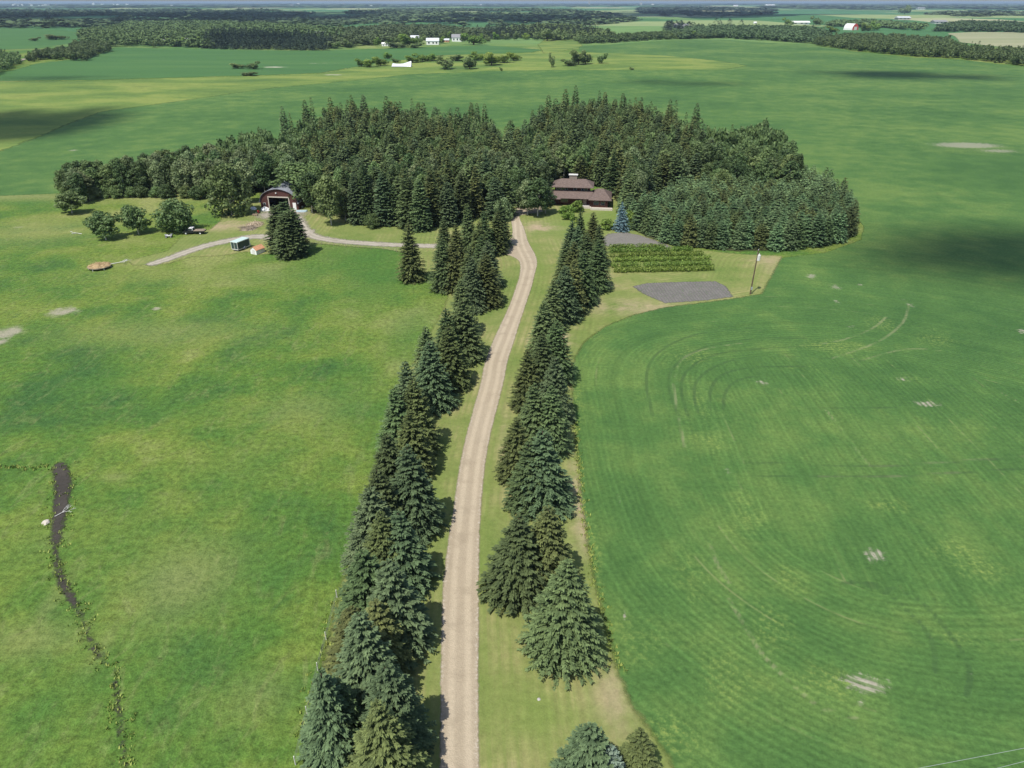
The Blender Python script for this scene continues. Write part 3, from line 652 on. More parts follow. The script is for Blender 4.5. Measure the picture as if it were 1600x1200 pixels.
def mk_leafy(key, H, R, z0, tone='poplar', bark='aspen_bark', r=.16, lean=0, **kw):
    rng = np.random.default_rng(sum(ord(c) * (i + 5) for i, c in enumerate(key)))
    V, Q, T, cl = leafy_mesh(rng, H, R, z0, lean=lean, **kw)
    limbs = [(c[0], c[1], c[2], r * .4) for c in cl[::3]]
    tb = trunk_mb(H * .9, r, limbs, lean)
    tm = bpy.data.meshes.new('tree_trunk'); tm.from_pydata(tb.v, [], tb.f); tm.materials.append(M[bark])
    PROTO[key] = {**{tn: npmesh('tree_crown', V, Q, M['leaf_' + tn], {'tint': T}) for tn in ((tone,) if tone != 'poplar' else ('poplar', 'paler', 'deep'))}, 'trunk': tm, 'H': H, 'R': R}
ROWT = ['spruce', 'olive', 'bluegreen']
mk_spruce('broadA', 12.5, 4.3, ROWT, lev=.50, gap=.80, nodes=13, sl=.58, wr=.15, power=.92)
mk_spruce('broadB', 12.0, 3.9, ROWT + ['pale'], lev=.50, gap=.80, nodes=12, power=.82, sl=.58, wr=.15)
mk_spruce('broadC', 12.0, 3.4, ROWT, lev=.52, gap=.80, nodes=11, power=.8, sl=.58, wr=.15)
mk_spruce('broadD', 12.5, 3.7, ROWT, lev=.54, gap=.86, nodes=12, power=.88, sl=.62, wr=.15, droop=.35)
mk_spruce('spire', 18.0, 3.0, ROWT, lev=.75, gap=.95, nodes=6, power=.9, base=1.0, sl=.8)
mk_spruce('tallA', 18.0, 3.3, ROWT, lev=.72, gap=1.0, nodes=6, power=.52, base=.6, sl=.9)
mk_spruce('tallB', 17.0, 3.0, ROWT, lev=.72, gap=.95, nodes=6, power=.62, base=.8, sl=.9)
mk_spruce('youngA', 9.5, 2.9, ['young', 'spruce', 'olive'], lev=.62, gap=.95, nodes=5, power=.62, sl=.8)
mk_spruce('youngB', 9.0, 2.7, ['young', 'spruce', 'olive'], lev=.62, gap=.95, nodes=5, power=.72, sl=.8)
mk_spruce('blue', 8.8, 2.9, ['blue'], lev=.55, gap=.6, nodes=5, power=.95)
mk_leafy('popA', 13, 3.4, 3.0, nclump=30, leaves=120, shape='tall')
mk_leafy('popB', 12, 3.8, 2.4, nclump=32, leaves=120, shape='round', lean=.8)
mk_leafy('popC', 14, 3.0, 5.0, nclump=26, leaves=120, shape='tall')
mk_leafy('bushy', 8.5, 4.2, .6, nclump=34, leaves=130, shape='round')
mk_leafy('leany', 7.5, 3.4, 1.6, nclump=24, leaves=130, shape='round', lean=-1.5)
mk_leafy('shrub', 3.2, 1.9, .1, tone='bright', bark='wood', r=.08, nclump=18, leaves=110, size=.22)
def tree(kind, key, tone, xy, H=None, Rs=None, label='', cat='tree', group=None, rz=None):
    p = PROTO[key]; s = (H / p['H']) if H else 1.0; sr = (Rs / p['R']) if Rs else s
    e = bpy.data.objects.new(kind, None); C.objects.link(e)
    e.location = (xy[0], xy[1], float(hgt(*xy))); e.rotation_euler = (random.uniform(-.02, .02), random.uniform(-.02, .02), random.uniform(0, 6.28) if rz is None else rz)
    e.scale = (sr * random.uniform(.94, 1.07), sr * random.uniform(.94, 1.07), s); tag(e, label, cat, group)
    for nm, me in (('crown', p[tone]), ('trunk', p['trunk'])):
        o = bpy.data.objects.new(nm, me); C.objects.link(o); o.parent = e
    return e
ORD = ['first', 'second', 'third', 'fourth', 'fifth', 'sixth', 'seventh', 'eighth', 'ninth', 'tenth', 'eleventh', 'twelfth', 'thirteenth', 'fourteenth', 'fifteenth', 'sixteenth', 'seventeenth', 'eighteenth', 'nineteenth', 'twentieth', 'twenty-first', 'twenty-second', 'twenty-third', 'twenty-fourth', 'twenty-fifth', 'twenty-sixth', 'twenty-seventh', 'twenty-eighth', 'twenty-ninth', 'thirtieth', 'thirty-first', 'thirty-second', 'thirty-third', 'thirty-fourth', 'thirty-fifth', 'thirty-sixth', 'thirty-seventh', 'thirty-eighth', 'thirty-ninth', 'fortieth', 'forty-first', 'forty-second']
TONEW = {'spruce': 'dark green', 'olive': 'olive brown', 'bluegreen': 'bluish green'}
RIGHT = [(885, 874, 13, 4.6, 'spruce'), (808, 803, 11.4, 4.5, 'spruce'), (856, 788, 11.5, 3.7, 'olive'), (852, 668, 12.6, 4.4, 'bluegreen'), (806, 652, 10, 3.0, 'olive'), (826, 690, 10.5, 3.2, 'spruce'),
         (836, 598, 11.5, 3.6, 'spruce'), (862, 602, 11.5, 3.6, 'spruce'), (868, 556, 12, 3.5, 'bluegreen'), (824, 545, 11, 3.0, 'olive'), (846, 520, 11.5, 3.3, 'spruce'), (870, 500, 12, 3.4, 'spruce'),
         (851, 470, 11, 3.0, 'spruce'), (864, 434, 11.5, 3.0, 'spruce'), (883, 414, 12.5, 3.3, 'bluegreen'), (898, 404, 12.5, 3.1, 'olive'), (914, 388, 13, 3.3, 'spruce'), (936, 373, 12.5, 3.5, 'spruce'),
         (897, 376, 12, 3.0, 'olive'), (886, 372, 11, 2.8, 'spruce'), (918, 362, 12, 3.0, 'spruce'), (903, 352, 12, 2.8, 'bluegreen'), (893, 344, 11.5, 2.8, 'bluegreen'), (909, 328, 12, 2.6, 'spruce'), (928, 331, 12, 3.0, 'olive'), (938, 350, 11, 2.8, 'spruce')]
LEFT = [(497, 1044, 12.5, 3.2, 'bluegreen'), (592, 1098, 12, 4.0, 'olive'), (520, 1062, 9.5, 3.0, 'spruce'), (604, 1035, 11.5, 3.6, 'bluegreen'), (562, 952, 12.5, 3.6, 'bluegreen'), (545, 950, 8.5, 3.3, 'olive'), (586, 940, 9.5, 3.2, 'olive'),
        (608, 872, 12, 4.2, 'bluegreen'), (566, 856, 11.5, 3.8, 'spruce'), (624, 796, 11, 3.5, 'bluegreen'), (574, 760, 12, 3.8, 'bluegreen'), (592, 800, 11, 3.4, 'olive'), (637, 696, 13, 4.0, 'bluegreen'), (590, 728, 12, 3.4, 'spruce'), (602, 676, 12, 3.4, 'spruce'),
        (640, 640, 11, 3.2, 'olive'), (614, 604, 12, 3.4, 'spruce'), (647, 590, 12.5, 3.5, 'olive'), (631, 564, 12, 3.3, 'bluegreen'), (672, 530, 12.5, 3.8, 'bluegreen'), (666, 510, 12, 3.0, 'spruce'), (701, 506, 12, 3.5, 'olive'),
        (722, 466, 12.5, 3.7, 'spruce'), (697, 480, 12, 3.2, 'spruce'), (720, 436, 12, 3.4, 'spruce'), (758, 396, 12, 3.7, 'olive'), (736, 400, 12.5, 3.2, 'bluegreen'), (690, 372, 12.5, 3.4, 'spruce'), (707, 376, 12, 3.2, 'olive'), (762, 376, 11.5, 3.2, 'bluegreen'),
        (733, 384, 12, 3.0, 'spruce'), (750, 366, 12, 3.0, 'spruce'), (712, 350, 12, 3.0, 'olive'), (748, 345, 12, 3.0, 'olive'), (692, 338, 11.5, 2.8, 'spruce'), (757, 328, 12.5, 3.0, 'spruce'), (775, 330, 11.5, 3.0, 'olive'), (730, 318, 13, 3.0, 'spruce'), (782, 312, 13, 3.2, 'spruce')]
occupied = []
for lst, side, grp in ((RIGHT, 'right', 'spruces lining the right side of the driveway'), (LEFT, 'left', 'spruces lining the left side of the driveway')):
    pts = sorted([(at(a, b, h), h, r, t) for a, b, h, r, t in lst], key=lambda q: q[0][1])
    for i, (xy, h, r, t) in enumerate(pts):
        key = ['broadA', 'broadB', 'broadC'][0 if r > 3.9 else (1 if r > 3.3 else 2)]
        if i % 3 == 1: key = 'broadD'
        occupied.append((xy, 1.0))
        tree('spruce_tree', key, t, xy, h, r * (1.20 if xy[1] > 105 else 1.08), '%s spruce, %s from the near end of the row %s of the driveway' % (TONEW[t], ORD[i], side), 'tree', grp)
def spruce_at(px, py, H, R, key, tone, label, group=None, rz=None):
    xy = at(px, py, H); occupied.append((xy, R)); return tree('spruce_tree', key, tone, xy, H, R, label, 'tree', group, rz)
spruce_at(925, 1133, 9.5, 3.6, 'broadB', 'bluegreen', 'pale bluish spruce cut by the bottom edge of the photo, right of driveway')
spruce_at(1003, 1140, 6.5, 2.2, 'broadC', 'olive', 'small olive spruce at the bottom edge beside the crop field edge')
spruce_at(953, 1166, 7.0, 2.4, 'broadB', 'pale', 'small pale silvery spruce low at the bottom edge, right of driveway')
spruce_at(638, 347, 14.5, 4.0, 'broadC', 'olive', 'isolated spruce standing alone on the grass below the gravel track')
for a, b, h, r, t, l in ((430, 321, 12.5, 4.2, 'spruce', 'leftmost'), (441, 315, 13.5, 4.4, 'spruce', 'tallest middle'), (453, 326, 12.5, 3.8, 'spruce', 'right-hand'), (442, 332, 12, 4.2, 'spruce', 'front')):
    spruce_at(a, b, h, r, 'tallA', t, '%s spruce of the dense clump in front of the red barn' % l, 'spruce clump before the barn')
tree('blue_spruce', 'blue', 'blue', at(970, 361), 8.7, 2.9, 'silvery blue conical spruce beside the bare garden plot', 'tree', None)
# pasture edge trees
for px, py, key, h, r, l in ((362, 336, 'bushy', 15.5, 7.0, 'large round poplar left of the red barn'), (277, 362, 'bushy', 9.2, 5.4, 'rounded dense tree behind the black flatbed truck'), (217, 366, 'leany', 8.2, 4.0, 'small ragged tree, right of two in the open pasture'), (166, 375, 'leany', 7.6, 4.2, 'small ragged grey green tree nearest the hay covered platform'),
                             (113, 333, 'leany', 7.0, 4.4, 'leaning scrubby tree at the left tip of the wood'), (518, 352, 'popB', 15.0, 5.0, 'leafy poplar right of the barn beside the curving gravel track')):
    xy = at(px, py); occupied.append((xy, r)); tree('poplar_tree', key, 'poplar', xy, h, r, l, 'tree', None)
# ------------------------------------------------------------------ house
def make_house():
    x0, y0 = at(862, 321); x1, y1 = at(952, 323.5)
    rz = math.atan2(y1 - y0, x1 - x0) - .02
    t = empty('house', (x0, y0, 0), rz, 'brown two-storey house with low hipped shingle roofs and a wide chimney among the spruces', 'house')
    W = math.hypot(x1 - x0, y1 - y0)                  # about 19 m
    b = MB(); b.box(0, 12.6, 1.5, 9.5, 0, 2.7); b.box(12.6, W - .6, -1.2, 8.5, 0, 2.6); b.box(.6, 12.4, 4.4, 10.5, 2.7, 5.35)
    w = b.build('wall', M['siding'], t)
    r = MB().hip(-.4, 13.6, 2.9, 12, 5.35, 7.4, 2.9).build('upper_roof', M['shingle'], t)
    lo = MB()   # skirt roof below the upper windows
    lo.add([(-1.6, -.6, 2.7), (13.4, -.6, 2.7), (13.4, 4.4, 4.35), (-.6, 4.4, 4.35), (-1.6, -.6, 2.55), (13.4, -.6, 2.55)], [(0, 1, 2, 3), (0, 4, 5, 1)])
    lo.add([(-3.2, -1.6, 2.5), (3.0, -1.6, 2.5), (3.0, 1.0, 3.24), (-3.2, 1.0, 3.24)], [(0, 1, 2, 3)])
    lo.build('lower_roof', M['shingle'], t)
    MB().hip(12.2, W + .6, -2.3, 10.2, 2.62, 5.2, 2.9).build('wing_roof', M['shingle'], t)
    ch = MB().box(5.2, 7.8, 7.0, 8.2, 5.5, 8.6).build('chimney', M['stone'], t, .03)
    MB().box(4.95, 8.05, 6.8, 8.4, 8.6, 8.85).build('chimney_cap', M['dirtywhite'], ch, .02)
    for i, (xa, xb) in enumerate(((1.2, 2.3), (2.8, 3.9), (4.2, 4.9), (7.0, 7.9), (9.6, 10.3), (10.7, 11.5))):
        f = MB(); f.box(xa - .08, xb + .08, 4.30, 4.385, 3.95, 5.1)
        wo = f.build('window', M['dirtywhite'] if i in (0, 2, 3, 4) else M['beige'], t)
        MB().box(xa, xb, 4.27, 4.297, 4.02, 5.03).build('pane', M['glass'], wo)
    for xa, xb, yy in ((14.0, 15.6, -1.2), (16.3, 17.6, -1.2), (8.3, 9.6, 1.5), (3.0, 5.2, 1.5)):
        wo = MB().box(xa - .08, xb + .08, yy - .1, yy - .004, .9, 2.1).build('window', M['wood'], t)
        MB().box(xa, xb, yy - .13, yy - .103, .98, 2.02).build('pane', M['glass'], wo)
    d = MB().box(10.4, 11.5, 1.40, 1.496, .05, 2.15).build('door', M['wood'], t); MB().box(11.25, 11.33, 1.33, 1.398, 1.0, 1.1).build('handle', M['metal'], d)
    e = MB(); e.box(8.6, 13.0, -2.6, 1.45, 0, .28); e.build('patio', M['concrete'], t)
    e = MB(); e.box(8.6, 12.9, -2.85, -2.62, 0, .75); e.box(12.95, 13.2, -4.6, -2.62, 0, .75); e.box(13.25, W + 1, -4.6, -4.35, 0, .7); e.box(13.25, W + 1, -4.3, -1.25, 0, .2)
    e.build('terrace_wall', M['beige'], t)
make_house()
# ------------------------------------------------------------------ barn
def make_barn():
    x0, y0 = at(408.5, 326); x1, y1 = at(467, 328)
    rz = math.atan2(y1 - y0, x1 - x0); W = math.hypot(x1 - x0, y1 - y0); L = 17.0
    t = empty('barn', (x0, y0, 0), rz, 'weathered red barn with rounded grey roof and a wide open doorway', 'barn')
    n = 9; arch = []
    Hp = 6.6; He = 2.3
    for i in range(n + 1):
        a = i / n; arch.append((W / 2 * (1 - math.cos(a * PI / 2) ** 1.15), He + (Hp - He) * math.sin(a * PI / 2) ** .92))
    prof = arch + [(W - x, z) for x, z in arch[::-1][1:]]
    dx0, dx1, dz = W * .235, W * .76, 3.8
    fr = MB()   # front wall with the opening
    def ztop(x):
        X = x if x <= W / 2 else W - x
        for (a, za), (b, zb) in zip(arch[:-1], arch[1:]):
            if a <= X <= b + 1e-6: return za + (zb - za) * (X - a) / max(1e-6, b - a)
        return Hp
    xs = sorted(set([0, dx0, dx1, W] + [p[0] for p in prof]))
    for a, b in zip(xs[:-1], xs[1:]):
        if b - a < 1e-4: continue
        zb = dz if (a >= dx0 - 1e-6 and b <= dx1 + 1e-6) else 0
        P = [(a, 0, zb), (b, 0, zb), (b, 0, ztop(b)), (a, 0, ztop(a))]; P2 = [(x, .25, z) for x, y, z in P]
        fr.add(P + P2, [(0, 1, 2, 3), (7, 6, 5, 4), (0, 4, 5, 1), (2, 6, 7, 3)])
    fr.box(0, .2, .25, L, 0, He); fr.box(W - .2, W, .25, L, 0, He)
    fr.build('wall', M['barnred'], t)
    ro = MB()
    for (a, za), (b, zb) in zip(prof[:-1], prof[1:]):
        ro.add([(a, -.45, za + .14), (b, -.45, zb + .14), (b, L, zb + .14), (a, L, za + .14), (a, -.45, za + .01), (b, -.45, zb + .01), (b, L, zb + .01), (a, L, za + .01)],
               [(0, 3, 2, 1), (4, 5, 6, 7), (0, 1, 5, 4), (2, 3, 7, 6)])
    ro.box(-.3, .0, -.45, L, He - .25, He + .13); ro.box(W, W + .3, -.45, L, He - .25, He + .13)
    ro.build('roof', M['grey_shingle'], t)
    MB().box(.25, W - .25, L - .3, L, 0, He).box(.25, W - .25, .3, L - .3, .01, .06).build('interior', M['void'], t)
    MB().box(dx0 - .3, dx1 + .3, -.12, -.003, dz, dz + .35).box(dx0 - .3, dx0, -.1, -.003, 0, dz).box(dx1, dx1 + .3, -.1, -.003, 0, dz).build('door_frame', M['beige'], t)
    d = MB().box(W * .86, W * .86 + 1.1, -.1, -.003, 0, 2.3).build('side_door', M['white'], t); MB().box(W * .86 + .9, W * .86 + 1, -.16, -.103, 1.0, 1.12).build('handle', M['metal'], d)
    MB().tube((W * .46, -.35, 5.35), (W * .46, -.003, 5.35), .22, .12, 8).build('lamp', M['white'], t)
    wo = MB().box(W * .07, W * .07 + .9, -.06, -.003, 1.2, 2.0).build('window', M['dirtywhite'], t); MB().box(W * .07 + .08, W * .07 + .82, -.08, -.062, 1.28, 1.92).build('pane', M['glass'], wo)
    return t
make_barn()
# ------------------------------------------------------------------ yard things
def make_trailer():
    x, y = at(363, 392); t = empty('utility_trailer', (x, y, 0), -.42, 'dark panelled box trailer with a pale roof parked on the pasture edge', 'trailer')
    L, W, H0, H1 = 4.6, 2.2, .5, 2.55        # length along +y
    MB().box(0, W, 0, L, H0 - .12, H0).build('floor', M['metal'], t)
    MB().box(.05, W - .05, .05, L - .05, H0, H1).build('body', M['green_metal'], t)
    f = MB()
    for xx in (0, W):
        for yy in (0, L): f.box(xx - .06, xx + .06, yy - .06, yy + .06, H0, H1)
        f.box(xx - .05, xx + .05, .06, L - .06, H1 - .12, H1); f.box(xx - .05, xx + .05, .06, L - .06, H0, H0 + .12)
    f.box(.06, W - .06, -.05, .05, H1 - .12, H1); f.box(.06, W - .06, -.05, .05, H0, H0 + .12); f.box(W / 2 - .05, W / 2 + .05, -.05, .05, H0 + .12, H1 - .12)
    f.build('frame', M['dirtywhite'], t)
    MB().box(-.12, W + .12, -.12, L + .12, H1 + .002, H1 + .14, taper=.03).build('roof', M['paleroof'], t, .03)
    for xx in (-.16, W + .16):
        fd = MB(); 
        for i in range(6):
            a0, a1 = PI * i / 6, PI * (i + 1) / 6
            fd.add([(xx - .14, 2.6 + .55 * math.cos(a0), .42 + .48 * math.sin(a0)), (xx + .14, 2.6 + .55 * math.cos(a0), .42 + .48 * math.sin(a0)), (xx + .14, 2.6 + .55 * math.cos(a1), .42 + .48 * math.sin(a1)), (xx - .14, 2.6 + .55 * math.cos(a1), .42 + .48 * math.sin(a1))], [(0, 1, 2, 3)])
        fd.build('fender', M['white'], t)
        wh = MB().tube((xx - .1, 2.6, .36), (xx + .1, 2.6, .36), .36, n=16).build('wheel', M['rubber'], t)
        MB().tube((xx - .115, 2.6, .36), (xx + .115, 2.6, .36), .19, n=12).build('rim', M['dirtywhite'], wh)
    MB().tube((.3, L, .45), (W / 2, L + 1.4, .45), .05).tube((W - .3, L, .45), (W / 2, L + 1.4, .45), .05).tube((W / 2, L + 1.3, 0), (W / 2, L + 1.3, .8), .04).build('hitch', M['metal'], t)
make_trailer()
def make_shed():
    x, y = at(392, 396.5); t = empty('small_shelter', (x, y, 0), -.5, 'small white gabled shelter with a faded orange roof beside the dark trailer', 'shed')
    W, L = 2.2, 3.0
    MB().prism([(0, 0), (W, 0), (W, 1.25), (W / 2, 1.95), (0, 1.25)], 0, L).build('wall', M['white'], t)
    r = MB()
    for s in (0, 1):
        a = (-.15, 1.17) if s == 0 else (W + .15, 1.17); b = (W / 2, 2.02)
        P = [(a[0], -.12, a[1]), (b[0], -.12, b[1]), (b[0], L + .12, b[1]), (a[0], L + .12, a[1])]
        r.add(P + [(p[0], p[1], p[2] + .06) for p in P], [(0, 1, 2, 3), (4, 7, 6, 5), (0, 4, 5, 1), (2, 6, 7, 3), (3, 7, 4, 0)])
    r.build('roof', M['orange'], t)
    MB().box(.7, 1.5, -.05, -.003, 0, 1.3).build('door', M['dirtywhite'], t)
make_shed()
def make_truck():
    x, y = at(286, 367); t = empty('pickup_truck', (x, y, 0), .03, 'old black flatbed truck with a white cab roof parked beside the rounded tree', 'truck')
    b = MB()   # bonnet + cab lower body: profile in xz, front to the left
    b.prism([(0, .55), (.05, 1.0), (.25, 1.12), (1.45, 1.2), (1.6, 1.25), (3.0, 1.25), (3.0, .5), (2.2, .42), (.5, .42)], .1, 1.9)
    b.build('body', M['black'], t, .04)
    b = MB(); b.prism([(1.5, 1.252), (1.95, 1.80), (2.85, 1.80), (2.98, 1.252)], .16, 1.84); b.build('window', M['glass'], t, .02)
    b = MB(); b.prism([(1.78, 1.802), (1.9, 1.93), (2.9, 1.93), (2.98, 1.802)], .14, 1.86)
    for yy in (.14, 1.80): b.box(2.84, 3.0, yy, yy + .06, 1.252, 1.80)
    b.build('cab_roof', M['white'], t, .03)
    b = MB(); b.box(3.1, 6.2, -.1, 2.1, 1.0, 1.13); b.build('flatbed', M['tan'], t)
    b = MB(); b.box(3.02, 6.1, .5, .7, .7, .99); b.box(3.02, 6.1, 1.3, 1.5, .7, .99); b.box(3.1, 6.2, -.14, -.1, .8, 1.15); b.box(6.2, 6.26, -.1, 2.1, .75, 1.13); b.build('chassis', M['black'], t)
    for i in range(4): 
        bb = MB(); bb.box(3.4 + .1 * i, 6.0, .2 + .42 * i, .45 + .42 * i, 1.14, 1.24 + .05 * (i % 2), rot=.05 * (i - 1)); bb.build('plank', M['wood'], t)
    MB().box(-.12, 0, .15, 1.85, .5, .68).build('bumper', M['metal'], t)
    for xx in (.9, 5.0):
        for yy in (.02, 1.78):
            w = MB().tube((xx, yy, .40), (xx, yy + .22, .40), .40, n=18).build('wheel', M['rubber'], t)
            MB().tube((xx, yy - .02, .40), (xx, yy + .24, .40), .23, n=14).build('rim', M['white'], w)
    for yy in (.3, 1.5): MB().tube((-.02, yy + .1, .85), (.06, yy + .1, .85), .12, n=12).build('headlight', M['dirtywhite'], t)
make_truck()
def make_atv():
    x, y = at(258, 372); t = empty('quad_bike', (x, y, 0), .15, 'small white quad bike left of the black truck', 'quad bike')
    b = MB(); b.prism([(0, .5), (.1, .75), (.6, .85), (.9, .7), (1.5, .75), (1.9, .8), (1.9, .6), (1.5, .45), (.5, .4)], .25, .85); b.build('body', M['white'], t, .04)
    MB().box(.8, 1.5, .35, .75, .78, .9).build('seat', M['black'], t, .03)
    MB().tube((.45, .15, 1.08), (.45, .95, 1.08), .025).tube((.3, .55, .8), (.45, .55, 1.08), .03).build('handlebar', M['black'], t)
    for xx in (.3, 1.6):
        for yy in (.0, .86): 
            w = MB().tube((xx, yy, .3), (xx, yy + .24, .3), .3, n=14).build('wheel', M['rubber'], t); MB().tube((xx, yy - .015, .3), (xx, yy + .255, .3), .13, n=10).build('rim', M['white'], w)
    MB().box(-.1, .4, .2, .9, .86, .9).build('rack', M['metal'], t); MB().box(1.5, 2.0, .2, .9, .92, .96).build('rack', M['metal'], t)
make_atv()
def heap(name, mat, R, H, n, seed, parent=None, leaf=(.5, .05), loc=(0, 0, 0)):
    """a mound of loose straws/branches with a solid lumpy core"""
    rg = np.random.default_rng(seed); b = MB(); m = 18
    ring = [[(math.cos(2 * PI * j / m) * R * f * rg.uniform(.85, 1.1) + loc[0], math.sin(2 * PI * j / m) * R * f * rg.uniform(.85, 1.1) + loc[1], loc[2] + H * h * rg.uniform(.7, 1.1)) for j in range(m)] for f, h in ((1, .05), (.85, .4), (.55, .8), (.2, 1.0))]
    vs = [p for r in ring for p in r] + [(loc[0], loc[1], loc[2] + H)]
    fs = [(i * m + j, i * m + (j + 1) % m, (i + 1) * m + (j + 1) % m, (i + 1) * m + j) for i in range(3) for j in range(m)] + [(3 * m + j, 3 * m + (j + 1) % m, 4 * m) for j in range(m)]
    b.add(vs, fs)
    for i in range(n):
        a = rg.uniform(0, 6.28); r = R * math.sqrt(rg.random()) * 1.02; z = H * max(0.05, 1 - (r / R) ** 2) * .95 + loc[2]; a2 = rg.uniform(0, 6.28); L = leaf[0] * rg.uniform(.4, 1)
        p = (loc[0] + r * math.cos(a), loc[1] + r * math.sin(a), z); b.tube(p, (p[0] + L * math.cos(a2), p[1] + L * math.sin(a2), z + L * rg.uniform(-.2, .5)), leaf[1], leaf[1] * .5, 4, False)
    return b.build(name, mat, parent)
def make_platform():
    x, y = at(156, 419); t = empty('round_platform', (x, y, 0), 0, 'low round platform heaped with dry brown hay on short white posts in the pasture', 'platform')
    MB().tube((0, 0, .55), (0, 0, .68), 2.75, n=28).build('deck', M['wood'], t)
    heap('hay_heap', M['hay'], 2.6, .5, 420, 4, t, (.8, .035), (0, 0, .68))
    for k in range(6):
        a = k * PI / 3 + .35; MB().tube((2.55 * math.cos(a), 2.55 * math.sin(a), -.1), (2.55 * math.cos(a), 2.55 * math.sin(a), .56), .07, n=8).build('leg', M['white'], t)
make_platform()
def branchy(name, xy, L, mat, label, cat, seed, r=.09, rz=0, up=.5):
    rg = random.Random(seed); b = MB()
    def grow(p, a, e, l, rr, dep):
        q = (p[0] + l * math.cos(a) * math.cos(e), p[1] + l * math.sin(a) * math.cos(e), max(.05, p[2] + l * math.sin(e)))
        b.tube(p, q, rr, rr * .65, 6)
        if dep: 
            for _ in range(3): grow(q, a + rg.uniform(-.9, .9), e + rg.uniform(-.4, .5) * up, l * rg.uniform(.5, .8), rr * .6, dep - 1)
    grow((0, 0, .12), 0, .08, L * .5, r, 3)
    o = b.build(name, mat); o.location = (xy[0], xy[1], 0); o.rotation_euler = (0, 0, rz); tag(o, label, cat); return o
branchy('fallen_branch', at(174, 413), 3.6, M['dirtywhite'], 'bleached white fallen branch lying beside the hay covered platform', 'branch', 3, .12, .4)
branchy('fallen_branch', at(86, 808), 2.0, M['dirtywhite'], 'pale dead branch lying across the dark muddy ditch', 'branch', 5, .05, .9, .1)
branchy('fallen_branch', at(128, 366), 3.0, M['dirtywhite'], 'dead grey branch beside the ragged tree in the pasture', 'branch', 9, .09, 2.9, .6)
def rock(xy, s, mat, label, cat='rock'):
    b = MB(); rg = random.Random(int(xy[0] * 100)); n = 8
    vs = []
    for i, (f, h) in enumerate(((.9, 0), (1, .35), (.65, .8), (.0, 1))):
        for j in range(n): vs.append((math.cos(2 * PI * j / n) * s * f * rg.uniform(.8, 1.15), math.sin(2 * PI * j / n) * s * f * rg.uniform(.8, 1.15), s * .8 * h - .05))
    fs = [(i * n + j, i * n + (j + 1) % n, (i + 1) * n + (j + 1) % n, (i + 1) * n + j) for i in range(3) for j in range(n)]
    b.add(vs, fs); o = b.build('rock', mat); o.location = (xy[0], xy[1], 0); tag(o, label, cat); return o
rock(at(72, 817), .55, M['beige'], 'pale boulder on the left bank of the muddy ditch')
rock(at(842, 1093), .22, M['concrete'], 'small grey stone in the lawn before the large right-hand spruce')
heap('brush_pile', M['tan'], 3.0, 1.3, 260, 12, None, (1.8, .05)); o = bpy.data.objects['brush_pile']; bx = at(399, 352); o.location = (bx[0], bx[1], 0); o.scale = (.8, .8, .8); tag(o, 'pile of pale dead branches left of the dense spruce clump', 'brush pile')
heap('brush_pile', M['wood'], 2.2, .6, 160, 13, None, (2.0, .06)); o = [q for q in bpy.data.objects if q.name.startswith('brush_pile')][-1]; bx = at(388, 358); o.location = (bx[0], bx[1], 0); tag(o, 'low heap of grey boards and poles on the yard grass above the gravel track', 'wood pile')
